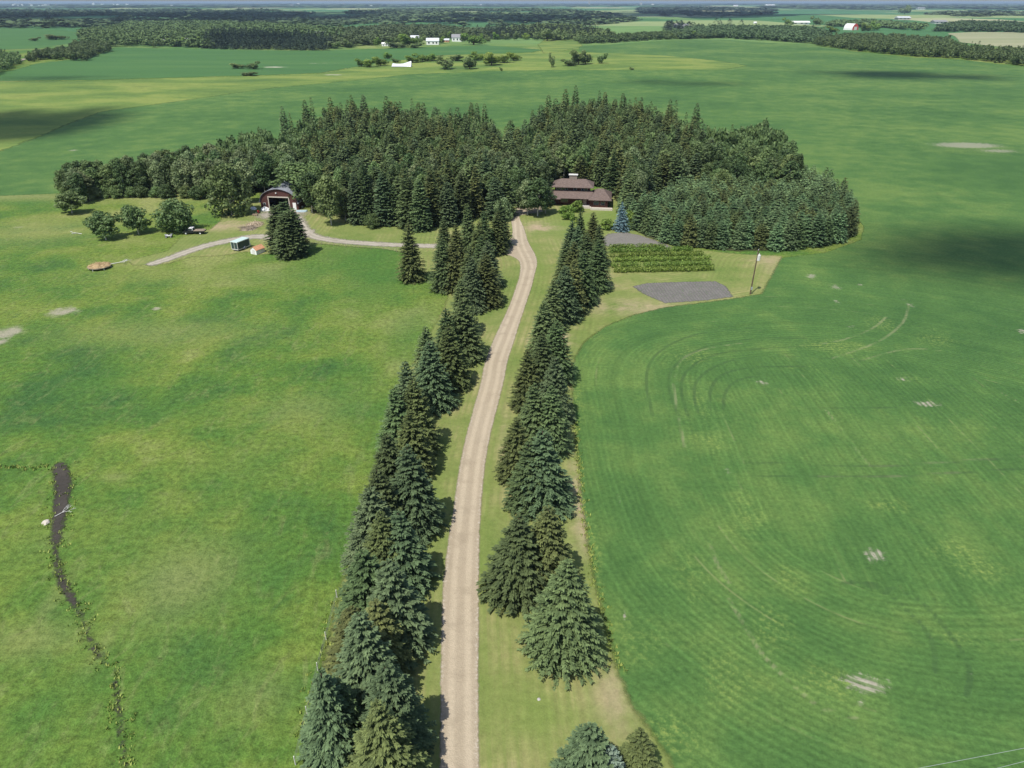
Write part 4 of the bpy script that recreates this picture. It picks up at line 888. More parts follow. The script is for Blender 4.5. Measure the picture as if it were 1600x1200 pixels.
def junk():
    def thing(nm, px, py, mat, label, cat, build, rz=0):
        b = MB(); build(b); o = b.build(nm, mat); p = at(px, py); o.location = (p[0], p[1], 0); o.rotation_euler = (0, 0, rz); tag(o, label, cat)
    def tarp(b, R=1.4, H=.8, seed=1):
        rg = random.Random(seed); n = 12; vs = []
        for f, h in ((1, 0), (.8, .55), (.4, .95), (0.02, 1)):
            for j in range(n): vs.append((math.cos(2 * PI * j / n) * R * f * rg.uniform(.75, 1.2), math.sin(2 * PI * j / n) * R * f * rg.uniform(.7, 1.1), H * h * rg.uniform(.8, 1.1)))
        b.add(vs, [(i * n + j, i * n + (j + 1) % n, (i + 1) * n + (j + 1) % n, (i + 1) * n + j) for i in range(3) for j in range(n)])
    thing('tarpaulin_heap', 414, 329, M['white'], 'crumpled white tarpaulin heap against the left of the barn front', 'tarpaulin', lambda b: tarp(b, 1.5, 1.2, 2))
    thing('tarpaulin_heap', 396, 327, M['white'], 'white sheet bundle under the large poplar left of the barn', 'tarpaulin', lambda b: tarp(b, 1.2, .8, 3))
    thing('pallet_stack', 399, 337, M['tan'], 'stack of tan wooden pallets left of the barn doorway', 'pallets', lambda b: [b.box(-.7 + .04 * i, .7 + .04 * i, -.6 + .14 * j * 1.9 - .0, -.48 + .14 * j * 1.9, .16 * i, .16 * i + .03) for i in range(4) for j in range(5)] + [b.box(x_ - .05, x_ + .05, -.6, .6, .16 * i + .032, .16 * i + .155) for i in range(4) for x_ in (-.6, 0, .6)])
    thing('barrel', 404, 333, M['red'], 'rusty red drum standing near the white tarpaulin by the barn', 'barrel', lambda b: (b.tube((0, 0, 0), (0, 0, .9), .3, n=14), b.tube((0, 0, .3), (0, 0, .33), .32, n=14), b.tube((0, 0, .6), (0, 0, .63), .32, n=14)))
    def tarp_heap(b):  # low heap under a tarpaulin, tapered like a hull
        n = 8; vs = []
        for i in range(n + 1):
            f = i / n; w = .75 * math.sin(PI * (.12 + .8 * (1 - f))) ** .7 if f < 1 else .04; h = .6
            x = -1.8 + 3.6 * f
            vs += [(x, -w, .0), (x, -w * .75, h * .75), (x, 0, h), (x, w * .75, h * .75), (x, w, 0)]
        b.add(vs, [(i * 5 + j, i * 5 + j + 1, (i + 1) * 5 + j + 1, (i + 1) * 5 + j) for i in range(n) for j in range(4)] + [(4, 3, 2, 1, 0), tuple(n * 5 + j for j in range(5))])
    thing('tarp_heap', 472, 331, M['paleblue'], 'pale blue tarpaulin-covered heap at the right front of the barn', 'tarp_heap', tarp_heap, .1)
    thing('junk_pile', 468, 325, M['dirtywhite'], 'loose pile of pale boards and boxes by the white side door of the barn', 'junk pile', lambda b: [b.box(-.8 + .4 * i, -.5 + .4 * i, -.3 + .1 * (i % 3), .3, 0, .4 + .3 * (i % 3), rot=.3 * i) for i in range(5)])
junk()
# ------------------------------------------------------------------ utility pole, wires, fences
def make_pole():
    x, y = at(1172, 460); t = empty('utility_pole', (x, y, 0), .2, 'tall wooden utility pole with a grey transformer beside the garden plot', 'utility pole')
    MB().tube((0, 0, -.3), (.25, 0, 10.6), .17, .11, 10).build('pole', M['bark'], t)
    tr = MB().tube((.55, -.12, 8.2), (.56, -.12, 9.5), .36, n=16).tube((.56, -.12, 9.5), (.56, -.12, 9.62), .3, .12, 16).build('transformer', M['dirtywhite'], t)
    MB().tube((.56, -.12, 9.62), (.56, -.12, 9.9), .06).build('bushing', M['white'], tr)
    MB().box(-.05, .35, -.07, .07, 9.9, 10.02).build('crossarm', M['wood'], t); MB().tube((.24, 0, 10.45), (.24, 0, 10.85), .05).build('insulator', M['white'], t)
    MB().box(-.16, .2, -.3, -.17, 1.2, 1.9).build('meter_box', M['metal'], t)
make_pole()
for (a, b, l) in (((1445, 1199, 1600, 1169), 7.5, 'upper'), ((1565, 1199, 1600, 1190), 7.5, 'lower')):
    p = np.array(at(a[0], a[1], b)); q = np.array(at(a[2], a[3], b)); d = (q - p) / np.linalg.norm(q - p)
    mb = MB(); pts = []
    for i in range(25):
        s = -10 + (60 * i / 24); pts.append((p[0] + d[0] * s, p[1] + d[1] * s, b + .0006 * (s - 8) ** 2))
    mb.path(pts, .014, 5); o = mb.build('power_line', M['metal']); tag(o, '%s of two thin pale overhead wires crossing the bottom right corner of the photo' % l, 'power line', 'overhead wires')
def fence(pts, step, label, mat='wood', h=1.15, r=.06):
    t = empty('wire_fence', (pts[0][0], pts[0][1], 0), 0, label, 'fence'); ox, oy = pts[0]
    P = []
    for (ax, ay), (bx, by) in zip(pts[:-1], pts[1:]):
        n = max(1, int(math.hypot(bx - ax, by - ay) / step))
        for i in range(n): P.append((ax + (bx - ax) * i / n - ox, ay + (by - ay) * i / n - oy))
    P.append((pts[-1][0] - ox, pts[-1][1] - oy))
    for x, y in P[:90]: MB().tube((x, y, -.1), (x + random.uniform(-.05, .05), y, h), r, r * .85, 6).build('post', M[mat], t)
    w = MB()
    for z in (.45, .75, 1.05): w.path([(x, y, z) for x, y in P], .012, 3)
    w.build('wire', M['metal'], t)
fence(A([(484, 381), (540, 386), (600, 391), (640, 397)]), 3.2, 'post and wire fence along the lower side of the curved gravel track')
fence(A([(527, 934), (510, 1000), (497, 1048), (462, 1195)]), 4.2, 'thin fence of pale posts left of the near spruces', 'dirtywhite', 1.2, .06)
# garden rows of bushes
rg = random.Random(5)
ROWS = [(388, 955, 1040), (394, 955, 1082), (401, 956, 1098), (408.5, 957, 1110), (416.5, 958, 1114), (424.5, 962, 1116)]
ordr = ['rearmost', 'second from the back', 'third from the back', 'fourth from the back', 'second from the front', 'frontmost']
for i, (py, xa, xb) in enumerate(ROWS):
    p = at(xa, py + 1.2); q = at(xb, py - 1.8 if i else py + .5); L = math.hypot(q[0] - p[0], q[1] - p[1]); n = int(L / .75)
    V, T = [], []
    r2 = np.random.default_rng(i + 40)
    for j in range(n):
        c = np.array([L * j / n, r2.uniform(-.2, .2), .7]); m = 110; cr = r2.uniform(.75, 1.1)
        if r2.random() < .05: continue
        u = r2.normal(size=(m, 3)); u /= np.linalg.norm(u, axis=1)[:, None]; pp = c + u * cr * np.array([.95, 1.0, .85]) * r2.uniform(.5, 1.1, (m, 1)); pp[:, 2] = np.maximum(pp[:, 2], .05)
        nr_ = u + r2.normal(size=(m, 3)) * .5; nr_ /= np.linalg.norm(nr_, axis=1)[:, None]; t1 = np.cross(nr_, r2.normal(size=(m, 3))); t1 /= np.linalg.norm(t1, axis=1)[:, None]; t2 = np.cross(nr_, t1); s = .17 * r2.uniform(.5, 1.2, (m, 1))
        V.append(np.stack([pp - t1 * s, pp - t2 * s, pp + t1 * s, pp + t2 * s], 1).reshape(-1, 3)); T.append(np.repeat(r2.uniform(0, 1, m), 4))
    V = np.vstack(V); me = npmesh('berry_bush_row', V, np.arange(len(V)).reshape(-1, 4), M['leaf_bright'], {'tint': np.concatenate(T)})
    o = link(bpy.data.objects.new('berry_bush_row', me)); o.location = (p[0], p[1], 0); o.rotation_euler = (0, 0, math.atan2(q[1] - p[1], q[0] - p[0]))
    tag(o, 'bushy yellow green berry row in the garden, %s of six' % ordr[i], 'berry bushes', 'berry bush rows in the garden')
for px, py, h, r, l in ((889, 343, 4.4, 2.5, 'round light green shrub on the lawn in front of the house patio'), (902, 331, 3.6, 2.2, 'bright green shrub close to the house patio wall'), (880, 334, 2.4, 1.8, 'low green shrub left of the round shrubs before the house'), (948, 358, 3.0, 2.6, 'bright green low bush left of the silvery blue spruce'), (985, 352, 4.5, 3.0, 'dark green bush right of the silvery blue spruce'), (905, 349, 1.6, 1.6, 'small shrub in the stony flower bed on the lawn')):
    tree('garden_shrub', 'shrub', 'bright', at(px, py), h, r, l, 'shrub')
# ------------------------------------------------------------------ the wood
def inpoly(poly, x, y):
    ins = False; n = len(poly)
    for i in range(n):
        (ax, ay), (bx, by) = poly[i], poly[(i + 1) % n]
        if (ay > y) != (by > y) and x < (bx - ax) * (y - ay) / (by - ay) + ax: ins = not ins
    return ins
def scatter(poly, sp, rg, jit=.38):
    xs = [p[0] for p in poly]; ys = [p[1] for p in poly]; out = []; y = min(ys); k = 0
    while y < max(ys):
        x = min(xs) + (k % 2) * sp / 2
        while x < max(xs):
            q = (x + rg.uniform(-jit, jit) * sp, y + rg.uniform(-jit, jit) * sp)
            if inpoly(poly, *q): out.append(q)
            x += sp
        y += sp * .87; k += 1
    return out
MAIN = A([(338, 318), (402, 300), (408, 318)]) + A([(470, 318), (500, 340), (530, 338), (560, 344), (600, 350), (622, 352), (645, 362), (668, 350), (690, 345), (720, 335), (790, 334), (800, 322), (846, 318), (862, 316), (862, 290), (955, 292), (962, 322), (985, 340), (1010, 330), (1060, 305), (1130, 285)]) + A([(1142, 240), (1110, 190), (1040, 164), (985, 152), (900, 150), (850, 160), (815, 190), (760, 178), (700, 165), (600, 155), (540, 158), (480, 166), (430, 196), (395, 215)], 15)
STRIP = A([(112, 300), (150, 302), (200, 301), (250, 303), (330, 304), (350, 318), (402, 300)]) + A([(430, 200), (400, 205), (330, 222), (250, 240), (200, 248), (150, 258), (118, 275)], 10)
DOME = A([(1085, 230), (1090, 205), (1125, 200), (1160, 190), (1200, 186), (1235, 210), (1254, 250), (1235, 268), (1180, 258), (1130, 268)], 11)
BLOCK = A([(978, 345), (990, 362), (1020, 376), (1065, 385), (1110, 391), (1150, 394), (1230, 392), (1285, 386), (1330, 372), (1350, 352)]) + A([(1352, 325), (1335, 292), (1295, 264), (1240, 255), (1150, 258), (1070, 275), (1010, 300)], 8)
rg = random.Random(11)
allT = []   # (dist, kind, key, tone, xy, H, R)
def far_from(q, lst, d): return all((q[0] - p[0]) ** 2 + (q[1] - p[1]) ** 2 > (d + r * .3) ** 2 for p, r in lst)
HX = [at(862, 316), at(955, 318)]; BX = [at(404, 322), at(470, 322)]
def blocked(q):
    if HX[0][0] - 3 < q[0] < HX[1][0] + 2.5 and HX[0][1] - 12 < q[1] < HX[0][1] + 13: return True
    if BX[0][0] - 2 < q[0] < BX[1][0] + 2 and BX[0][1] - 10 < q[1] < BX[0][1] + 19: return True
    return False
for q in scatter(MAIN, 5.7, rg, .42):
    if blocked(q) or not far_from(q, occupied, 2.6): continue
    fx = q[0] / (q[1] + 30)     # sideways
    pdec = .38 + .48 * (fx < -.24) + .25 * (abs(fx + .02) < .05 and q[1] > 300)
    if rg.random() < pdec:
        allT.append((q[1], 'd', rg.choice(['popA', 'popB', 'popC']), rg.choice(['poplar', 'paler', 'deep']), q, rg.uniform(10, 14.5), rg.uniform(2.8, 4.0)))
    else:
        h = rg.uniform(10.5, 16.5) * (1.12 if rg.random() < .15 else 1)
        allT.append((q[1], 's', rg.choice(['tallA', 'tallB', 'spire']), rg.choices(ROWT, [.5, .35, .15])[0], q, h, rg.uniform(3.1, 4.2)))
for q in scatter(STRIP, 5.2, rg):
    if blocked(q) or not far_from(q, occupied, 1.5): continue
    f = (q[0] + 165) / 60
    allT.append((q[1], 'd', rg.choice(['popA', 'popB', 'popC']), rg.choice(['poplar', 'paler', 'deep']), q, rg.uniform(8.5, 12) + min(2, max(0, f)), rg.uniform(2.8, 3.9)))
for q in scatter(DOME, 5.5, rg):
    allT.append((q[1], 'd', rg.choice(['popA', 'popB', 'popC']), rg.choice(['poplar', 'deep', 'deep']), q, rg.uniform(8.5, 14), rg.uniform(2.8, 4.2)))
for q in scatter(BLOCK, 3.5, rg, .26):
    if not far_from(q, occupied, 1.5): continue
    allT.append((q[1], 'y', rg.choice(['youngA', 'youngB']), rg.choices(['young', 'spruce', 'olive'], [.6, .3, .1])[0], q, rg.uniform(7.0, 9.4), rg.uniform(2.5, 3.0)))
# tall spires that stand out of the canopy, and foreground trees of the wood, read off the photograph by their tips
SP = [(440, 166, 17, 2.2), (452, 176, 14, 1.8), (475, 156, 18, 2.5), (485, 152, 19, 2.4), (515, 152, 19, 2.6), (548, 148, 19, 2.6), (567, 148, 19, 2.6), (603, 150, 18, 3.0), (661, 160, 17, 2.8), (736, 160, 16, 2.2), (745, 161, 16, 2.2), (757, 162, 17, 2.2), (832, 172, 15, 1.8), (857, 148, 18, 2.8), (884, 139, 19, 2.9), (900, 133, 20, 2.6), (937, 141, 18, 2.4), (946, 144, 18, 2.4), (974, 146, 18, 2.6), (1003, 151, 18, 2.8), (1018, 158, 16, 2.4), (1048, 155, 17, 2.5), (1057, 156, 17, 2.5), (1090, 161, 18, 2.6), (1073, 175, 15, 2.0), (1145, 194, 13, 1.8),
      (632, 254, 19, 3.2), (565, 250, 19, 2.8), (600, 262, 17, 2.8), (700, 240, 18, 3.0), (722, 226, 18, 3.0), (760, 232, 18, 3.0), (675, 262, 17, 2.8), (790, 262, 15, 3.2), (960, 232, 16, 3.2), (985, 262, 14, 3.0)]
for a, b, h, r in SP:
    q = at(a, b, h); allT.append((q[1] - 60, 's', 'spire', rg.choices(ROWT, [.55, .35, .1])[0], q, h, r * 1.2 + .2))
for a, b, h, r in ((560, 349, 15, 3.0), (576, 346, 17, 3.2), (603, 351, 16, 3.2), (618, 350, 12, 3.0), (660, 360, 15, 3.2), (676, 352, 17, 3.2), (640, 352, 14, 3.0), (775, 342, 13, 3.4), (700, 352, 13, 3.2), (722, 345, 15, 3.2), (745, 338, 16, 3.2)):
    allT.append((90, 's', rg.choice(['tallA', 'tallB', 'spire']), rg.choice(ROWT), at(a, b), h, r * 1.1))
# poplars beside the house and the yard
for px, py, h, r in ((104, 303, 8, 3.4), (118, 298, 10, 3.6), (130, 305, 9.5, 3.4), (142, 299, 11, 3.6), (152, 307, 10, 3.2), (163, 302, 11.5, 3.5), (176, 306, 11, 3.2), (188, 302, 12, 3.5), (198, 306, 11, 3.3), (212, 303, 12, 3.6), (226, 305, 12, 3.3), (240, 302, 12, 3.5), (255, 305, 12, 3.3), (270, 303, 12.5, 3.6), (286, 306, 12, 3.4), (302, 304, 12.5, 3.6), (318, 308, 12, 3.4), (148, 311, 4, 2.6), (166, 309, 3.6, 2.4), (184, 309, 4.2, 2.8), (206, 308, 3.6, 2.4), (222, 308, 4, 2.6), (246, 308, 3.6, 2.6), (262, 309, 4.4, 2.8), (292, 309, 4, 2.6), (310, 311, 4.4, 3), (128, 309, 4, 2.6), (840, 338, 12, 4.2), (852, 334, 9, 3.0), (824, 336, 11, 3.4), (812, 326, 13, 3.6), (488, 332, 13, 4.2), (500, 322, 14.5, 4.0), (474, 319, 14, 8.6), (486, 312, 14, 5.0), (420, 296, 13, 4.2), (446, 292, 13, 4.2), (385, 318, 14, 4.0), (540, 345, 10, 3.0), (583, 356, 4.2, 2.6), (700, 345, 9, 3.0), (786, 345, 7, 3.2)):
    allT.append((100, 'd', 'popB' if r > 6 else rg.choice(['popA', 'popB']) if h > 8 else 'bushy', rg.choice(['poplar', 'paler', 'deep']), at(px, py), h, r))
CNT = {'s': 0, 'd': 0, 'y': 0}
STUFF = {'s': [], 'd': [], 'y': []}
LIM = {'s': 300 - len(RIGHT) - len(LEFT) - 10, 'd': 270}
for d, kd, key, tone, q, h, r in sorted(allT, key=lambda a: a[0]):
    kc = 's' if kd == 'y' else kd
    if CNT[kc] < LIM[kc] and not (kd == 'y' and q[1] > 232):
        CNT[kc] += 1; CNT['y'] += kd == 'y'
        inblock = key.startswith('young')
        if kd == 'y': tree('spruce_tree', key, tone, q, h, r, 'short spruce in the dense planted block right of the house', 'tree', 'spruces of the dense planted block')
        elif kd == 's': tree('spruce_tree', key, tone, q, h, r, 'tall narrow spruce among the dark wood around the house', 'tree', 'tall spruces of the wood')
        elif q[0] > 70: tree('poplar_tree', key, tone, q, h, r, 'rounded leafy tree in the clump behind the planted spruce block', 'tree', 'leafy trees at the right rear of the wood')
        elif q[0] / (q[1] + 30) < -.24: tree('poplar_tree', key, tone, q, h, r, 'pale trunked poplar in the leafy belt left and behind the barn', 'tree', 'poplars of the left belt')
        else: tree('poplar_tree', key, tone, q, h, r, 'leafy poplar mixed among the tall spruces of the wood', 'tree', 'poplars among the spruces')
    else: STUFF[kd].append((key, tone, q, h, r))
def unit_spruce(rng, n, lv):
    P = []; T = []
    for i in range(n):
        f = rng.random() ** 1.5 * .96; a = rng.uniform(0, 6.28); rr = (1 - f) ** .8 * rng.uniform(.55, 1.05); p = np.array([math.cos(a) * rr, math.sin(a) * rr, f + .02])
        out = np.array([math.cos(a), math.sin(a), rng.uniform(-.5, .1)]); sd = np.array([-math.sin(a), math.cos(a), rng.uniform(-.6, .6)])
        L = lv * rng.uniform(.7, 1.2); P.append([p - out * L * .5 * np.array([1, 1, .25]), p + sd * L * .35 * np.array([1, 1, .2]), p + out * L * .6 * np.array([1, 1, .25]), p - sd * L * .35 * np.array([1, 1, .2])]); T.append(rng.uniform(0, .8) * (.4 + .6 * rr))
    for a in (0, 2.1, 4.2): P.append([[0, 0, 1.03], [.07 * math.cos(a), .07 * math.sin(a), .93], [0, 0, .8], [.07 * math.cos(a + 2), .07 * math.sin(a + 2), .93]]); T.append(.4)
    return np.array(P).reshape(-1, 3), np.repeat(T, 4)
def unit_leafy(rng, n, s):
    nc_ = 9; cs = [(rng.uniform(-.55, .55), rng.uniform(-.55, .55), rng.uniform(.22, .80), rng.uniform(.3, .5), rng.uniform(0, .45)) for _ in range(nc_)]
    P, T = [], []
    for i in range(n):
        c = cs[i % nc_]; u = rng.normal(size=3); u /= np.linalg.norm(u); p = np.array(c[:3]) + u * c[3] * np.array([1, 1, .5]) * rng.uniform(.6, 1.05)
        p[2] = min(max(p[2], .03), 1.02)
        nr_ = u + rng.normal(size=3) * .4; nr_ /= np.linalg.norm(nr_); t1 = np.cross(nr_, rng.normal(size=3)); t1 /= np.linalg.norm(t1); t2 = np.cross(nr_, t1); k = s * rng.uniform(.6, 1.1); z = np.array([1, 1, .5])
        P.append([p - t1 * k * z, p - t2 * k * z, p + t1 * k * z, p + t2 * k * z]); T.append(min(1, c[4] + rng.uniform(0, .5)))
    return np.array(P).reshape(-1, 3), np.repeat(T, 4)
rng0 = np.random.default_rng(3)
def thin(key, tone, frac, grow):
    # a lighter copy of a full spruce crown: fewer, larger sprays
    me = PROTO[key][tone]; V = np.empty(len(me.vertices) * 3); me.vertices.foreach_get('co', V); V = V.reshape(-1, 3); T = np.empty(len(V)); me.attributes['tint'].data.foreach_get('value', T)
    nq = (len(V) - 14 * 9) // 4; ids = rng0.choice(nq, int(nq * frac), replace=False); Q = V[:nq * 4].reshape(-1, 4, 3)[ids]; c = Q.mean(1, keepdims=True); Q = c + (Q - c) * grow
    T = T[:nq * 4].reshape(-1, 4)[ids].ravel(); return Q.reshape(-1, 3) / np.array([PROTO[key]['R'], PROTO[key]['R'], PROTO[key]['H']]), T
UNIT = {'s': [thin(k_, 'spruce', .42, 1.5) for k_ in ('tallA', 'tallB', 'spire')], 'y': [thin(k_, 'young', .42, 1.5) for k_ in ('youngA', 'youngB')], 'd': [unit_leafy(rng0, 620, .12) for _ in range(3)],
        'ms': [unit_spruce(rng0, 90, .5) for _ in range(3)], 'md': [unit_leafy(rng0, 230, .165) for _ in range(5)],
        'fs': [unit_spruce(rng0, 24, .8) for _ in range(3)], 'fd': [unit_leafy(rng0, 34, .36) for _ in range(4)]}
def merged(name, kinds, items, mat, label, cat, rg_=np.random.default_rng(8)):
    """items: (x,y,H,R) -> one mesh of many simple trees"""
    VS, TS = [], []
    MI = []
    for it in items:
        x, y, h, r, kd = it[:5]
        V, T = UNIT[kd][rg_.integers(len(UNIT[kd]))]; a = rg_.uniform(0, 6.28); c, s = math.cos(a), math.sin(a)
        W = np.empty_like(V); W[:, 0] = (V[:, 0] * c - V[:, 1] * s) * r + x; W[:, 1] = (V[:, 0] * s + V[:, 1] * c) * r + y; W[:, 2] = V[:, 2] * h + float(hgt(x, y)); VS.append(W); TS.append(np.clip(T + rg_.uniform(-.2, .2), 0, 1)); MI.append(np.full(len(W) // 4, it[5] if len(it) > 5 else 0))
    V = np.vstack(VS); me = npmesh(name, V, np.arange(len(V)).reshape(-1, 4), mat, {'tint': np.concatenate(TS)}, midx=np.concatenate(MI))
    return tag(link(bpy.data.objects.new(name, me)), label, cat, None, 'stuff')
SI = [(q[0], q[1], h, r, 's', {'spruce': 0, 'olive': 1, 'bluegreen': 2}[t_]) for _, t_, q, h, r in STUFF['s']] + [(q[0], q[1], h, r, 'y', {'young': 3, 'spruce': 0, 'olive': 1}[t_]) for _, t_, q, h, r in STUFF['y']]
merged('spruce_wood', None, SI, [M['leaf_spruce'], M['leaf_olive'], M['leaf_bluegreen'], M['leaf_young']], 'mass of spruces filling the rear of the wood and of the planted block behind the house', 'wood')
if STUFF['d']: merged('leafy_wood', None, [(q[0], q[1], h, r, 'd') for _, _, q, h, r in STUFF['d']], M['leaf_poplar'], 'mass of leafy trees at the rear of the wood behind the house', 'wood')
print('TREES', CNT, {k: len(v) for k, v in STUFF.items()})
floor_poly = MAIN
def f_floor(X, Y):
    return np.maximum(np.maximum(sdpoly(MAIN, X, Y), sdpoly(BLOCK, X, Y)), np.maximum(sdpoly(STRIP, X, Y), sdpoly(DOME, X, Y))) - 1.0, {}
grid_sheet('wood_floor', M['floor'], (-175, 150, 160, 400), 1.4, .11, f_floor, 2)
# ------------------------------------------------------------------ distant woods
WOODS = [  # label, base polygon in photo pixels, spacing m, height m, kind mix, tone
    ('leafy belt at the left edge of the photo beside the country lane', [(-60, 135), (0, 116), (22, 104), (40, 96), (0, 88), (-60, 92)], 8, 9, 'md', 'leaf_poplar'),
    ('clump of trees running down from the left wood to the blue green field', [(42, 98), (75, 93), (140, 96), (142, 90), (175, 80), (172, 74), (120, 72), (110, 80), (60, 88)], 9, 9, 'md', 'leaf_poplar'),
    ('mixed leafy wood behind the far left field with houses among it', [(150, 78), (180, 73), (250, 73), (330, 76), (345, 64), (330, 50), (200, 44), (130, 52), (128, 66)], 17, 11, 'md', 'leaf_farlight'),
    ('dark conifer wood behind the far left field', [(320, 76), (345, 77), (420, 78), (513, 79), (520, 70), (480, 62), (420, 58), (350, 56), (325, 60)], 12, 15, 'ms', 'leaf_fardark'),
    ('pale leafy wood rising beyond the far left field', [(180, 50), (330, 56), (430, 58), (520, 70), (560, 60), (520, 44), (400, 40), (280, 36), (200, 38)], 26, 11, 'md', 'leaf_farlight'),
    ('wood around the hamlet at the far centre', [(515, 76), (560, 74), (600, 70), (630, 62), (700, 60), (760, 64), (765, 54), (690, 46), (600, 44), (540, 52), (520, 60)], 18, 12, 'md', 'leaf_far'),
    ('conifer row behind the hamlet at the far centre', [(755, 62), (830, 60), (865, 58), (930, 62), (935, 54), (860, 50), (760, 50)], 16, 15, 'ms', 'leaf_fardark'),
    ('leafy grove right of the hamlet', [(850, 62), (905, 64), (960, 64), (960, 56), (900, 46), (850, 44), (790, 50), (800, 56)], 20, 12, 'md', 'leaf_farlight'),
    ('low tree belt along the far crest right of centre', [(903, 69), (960, 67), (1060, 61), (1130, 60), (1130, 54), (1040, 56), (960, 60), (905, 63)], 12, 9, 'md', 'leaf_poplar'),
    ('wood behind the crest at the far right of centre', [(1060, 62), (1130, 60), (1200, 64), (1290, 70), (1300, 62), (1270, 50), (1200, 46), (1100, 46), (1050, 52)], 16, 11, 'md', 'leaf_far'),
    ('conifer belt at the far right of centre', [(1040, 50), (1110, 47), (1190, 46), (1190, 40), (1100, 39), (1040, 42)], 24, 16, 'ms', 'leaf_fardark'),
    ('thick leafy hedge wood along the top right edge of the home crop', [(1272, 71), (1330, 79), (1400, 86), (1432, 89), (1500, 92), (1560, 99), (1640, 108), (1900, 128), (1900, 108), (1640, 88), (1560, 86), (1495, 78), (1480, 66), (1400, 62), (1320, 60), (1278, 64)], 9.5, 10, 'md', 'leaf_poplar'),
    ('leafy wood at the far right behind the pale field', [(1460, 50), (1540, 50), (1620, 52), (1800, 56), (1800, 48), (1620, 42), (1540, 36), (1500, 38), (1470, 44)], 20, 11, 'md', 'leaf_far'),
    ('leafy wood around the red and white round roofed barn', [(1290, 46), (1320, 42), (1380, 48), (1440, 50), (1440, 42), (1380, 36), (1300, 36)], 30, 11, 'md', 'leaf_farlight'),
    ('dark wood band across the far left', [(-100, 46), (130, 46), (200, 38), (330, 36), (420, 40), (545, 42), (560, 30), (420, 16), (300, 15), (160, 17), (0, 17), (-100, 18)], 42, 13, 'fd', 'leaf_far'),
    ('dark wood band across the far centre', [(540, 42), (620, 40), (700, 44), (790, 46), (900, 40), (990, 34), (1000, 26), (880, 17), (740, 14), (600, 15), (545, 20)], 46, 13, 'fd', 'leaf_far'),
    ('dark wood patch at the far right of centre', [(1000, 24), (1080, 26), (1200, 24), (1210, 16), (1120, 12), (1000, 12)], 60, 13, 'fd', 'leaf_fardark'),
    ('band of woods near the horizon on the right', [(1190, 14), (1300, 16), (1450, 13), (1620, 16), (1800, 18), (1800, 11), (1500, 8), (1200, 8)], 110, 14, 'fd', 'leaf_far'),
    ('small woods on the far right plain', [(1450, 24), (1500, 26), (1540, 26), (1620, 25), (1620, 21), (1500, 18), (1460, 20)], 50, 12, 'fd', 'leaf_far'),
    ('band of woods below the horizon', [(-200, 13), (200, 12), (500, 12), (900, 11), (1100, 10), (1100, 8), (500, 8), (-200, 8.5)], 130, 14, 'fd', 'leaf_far'),
    ('faint woods on the horizon', [(-300, 8), (800, 7.6), (1900, 8), (1900, 6.3), (800, 6.2), (-300, 6.3)], 260, 17, 'fd', 'leaf_far'),
]
for wi, (lab, px, sp, hh, kd, mt) in enumerate(WOODS):
    rw = random.Random(100 + wi); P = A(px); its = []
    pts = scatter(P, sp, rw, .45)
    if len(pts) > 4200: pts = rw.sample(pts, 4200)
    for q in pts:
        gate = math.sin(q[0] / (sp * 6) + wi) * math.sin(q[1] / (sp * 9) + 2 * wi)
        if sp > 20 and gate < (-.12 if sp > 40 else -.45) and rw.random() < .93: continue
        f = 1 + (.8 if sp > 60 else (.25 if sp > 30 else 0))
        h = hh * rw.uniform(.7, 1.3); k2 = kd
        if kd == 'md' and rw.random() < .06: k2 = 'ms'; h *= 1.2
        if kd == 'fd' and rw.random() < .35: k2 = 'fs'; h *= 1.15
        its.append((q[0], q[1], h, sp * rw.uniform(.5, .8) * f if k2 in ('md', 'fd') else sp * rw.uniform(.38, .55), k2))
    merged('distant_wood', None, its, M[mt], lab, 'wood')
    print('wood', wi, len(its))
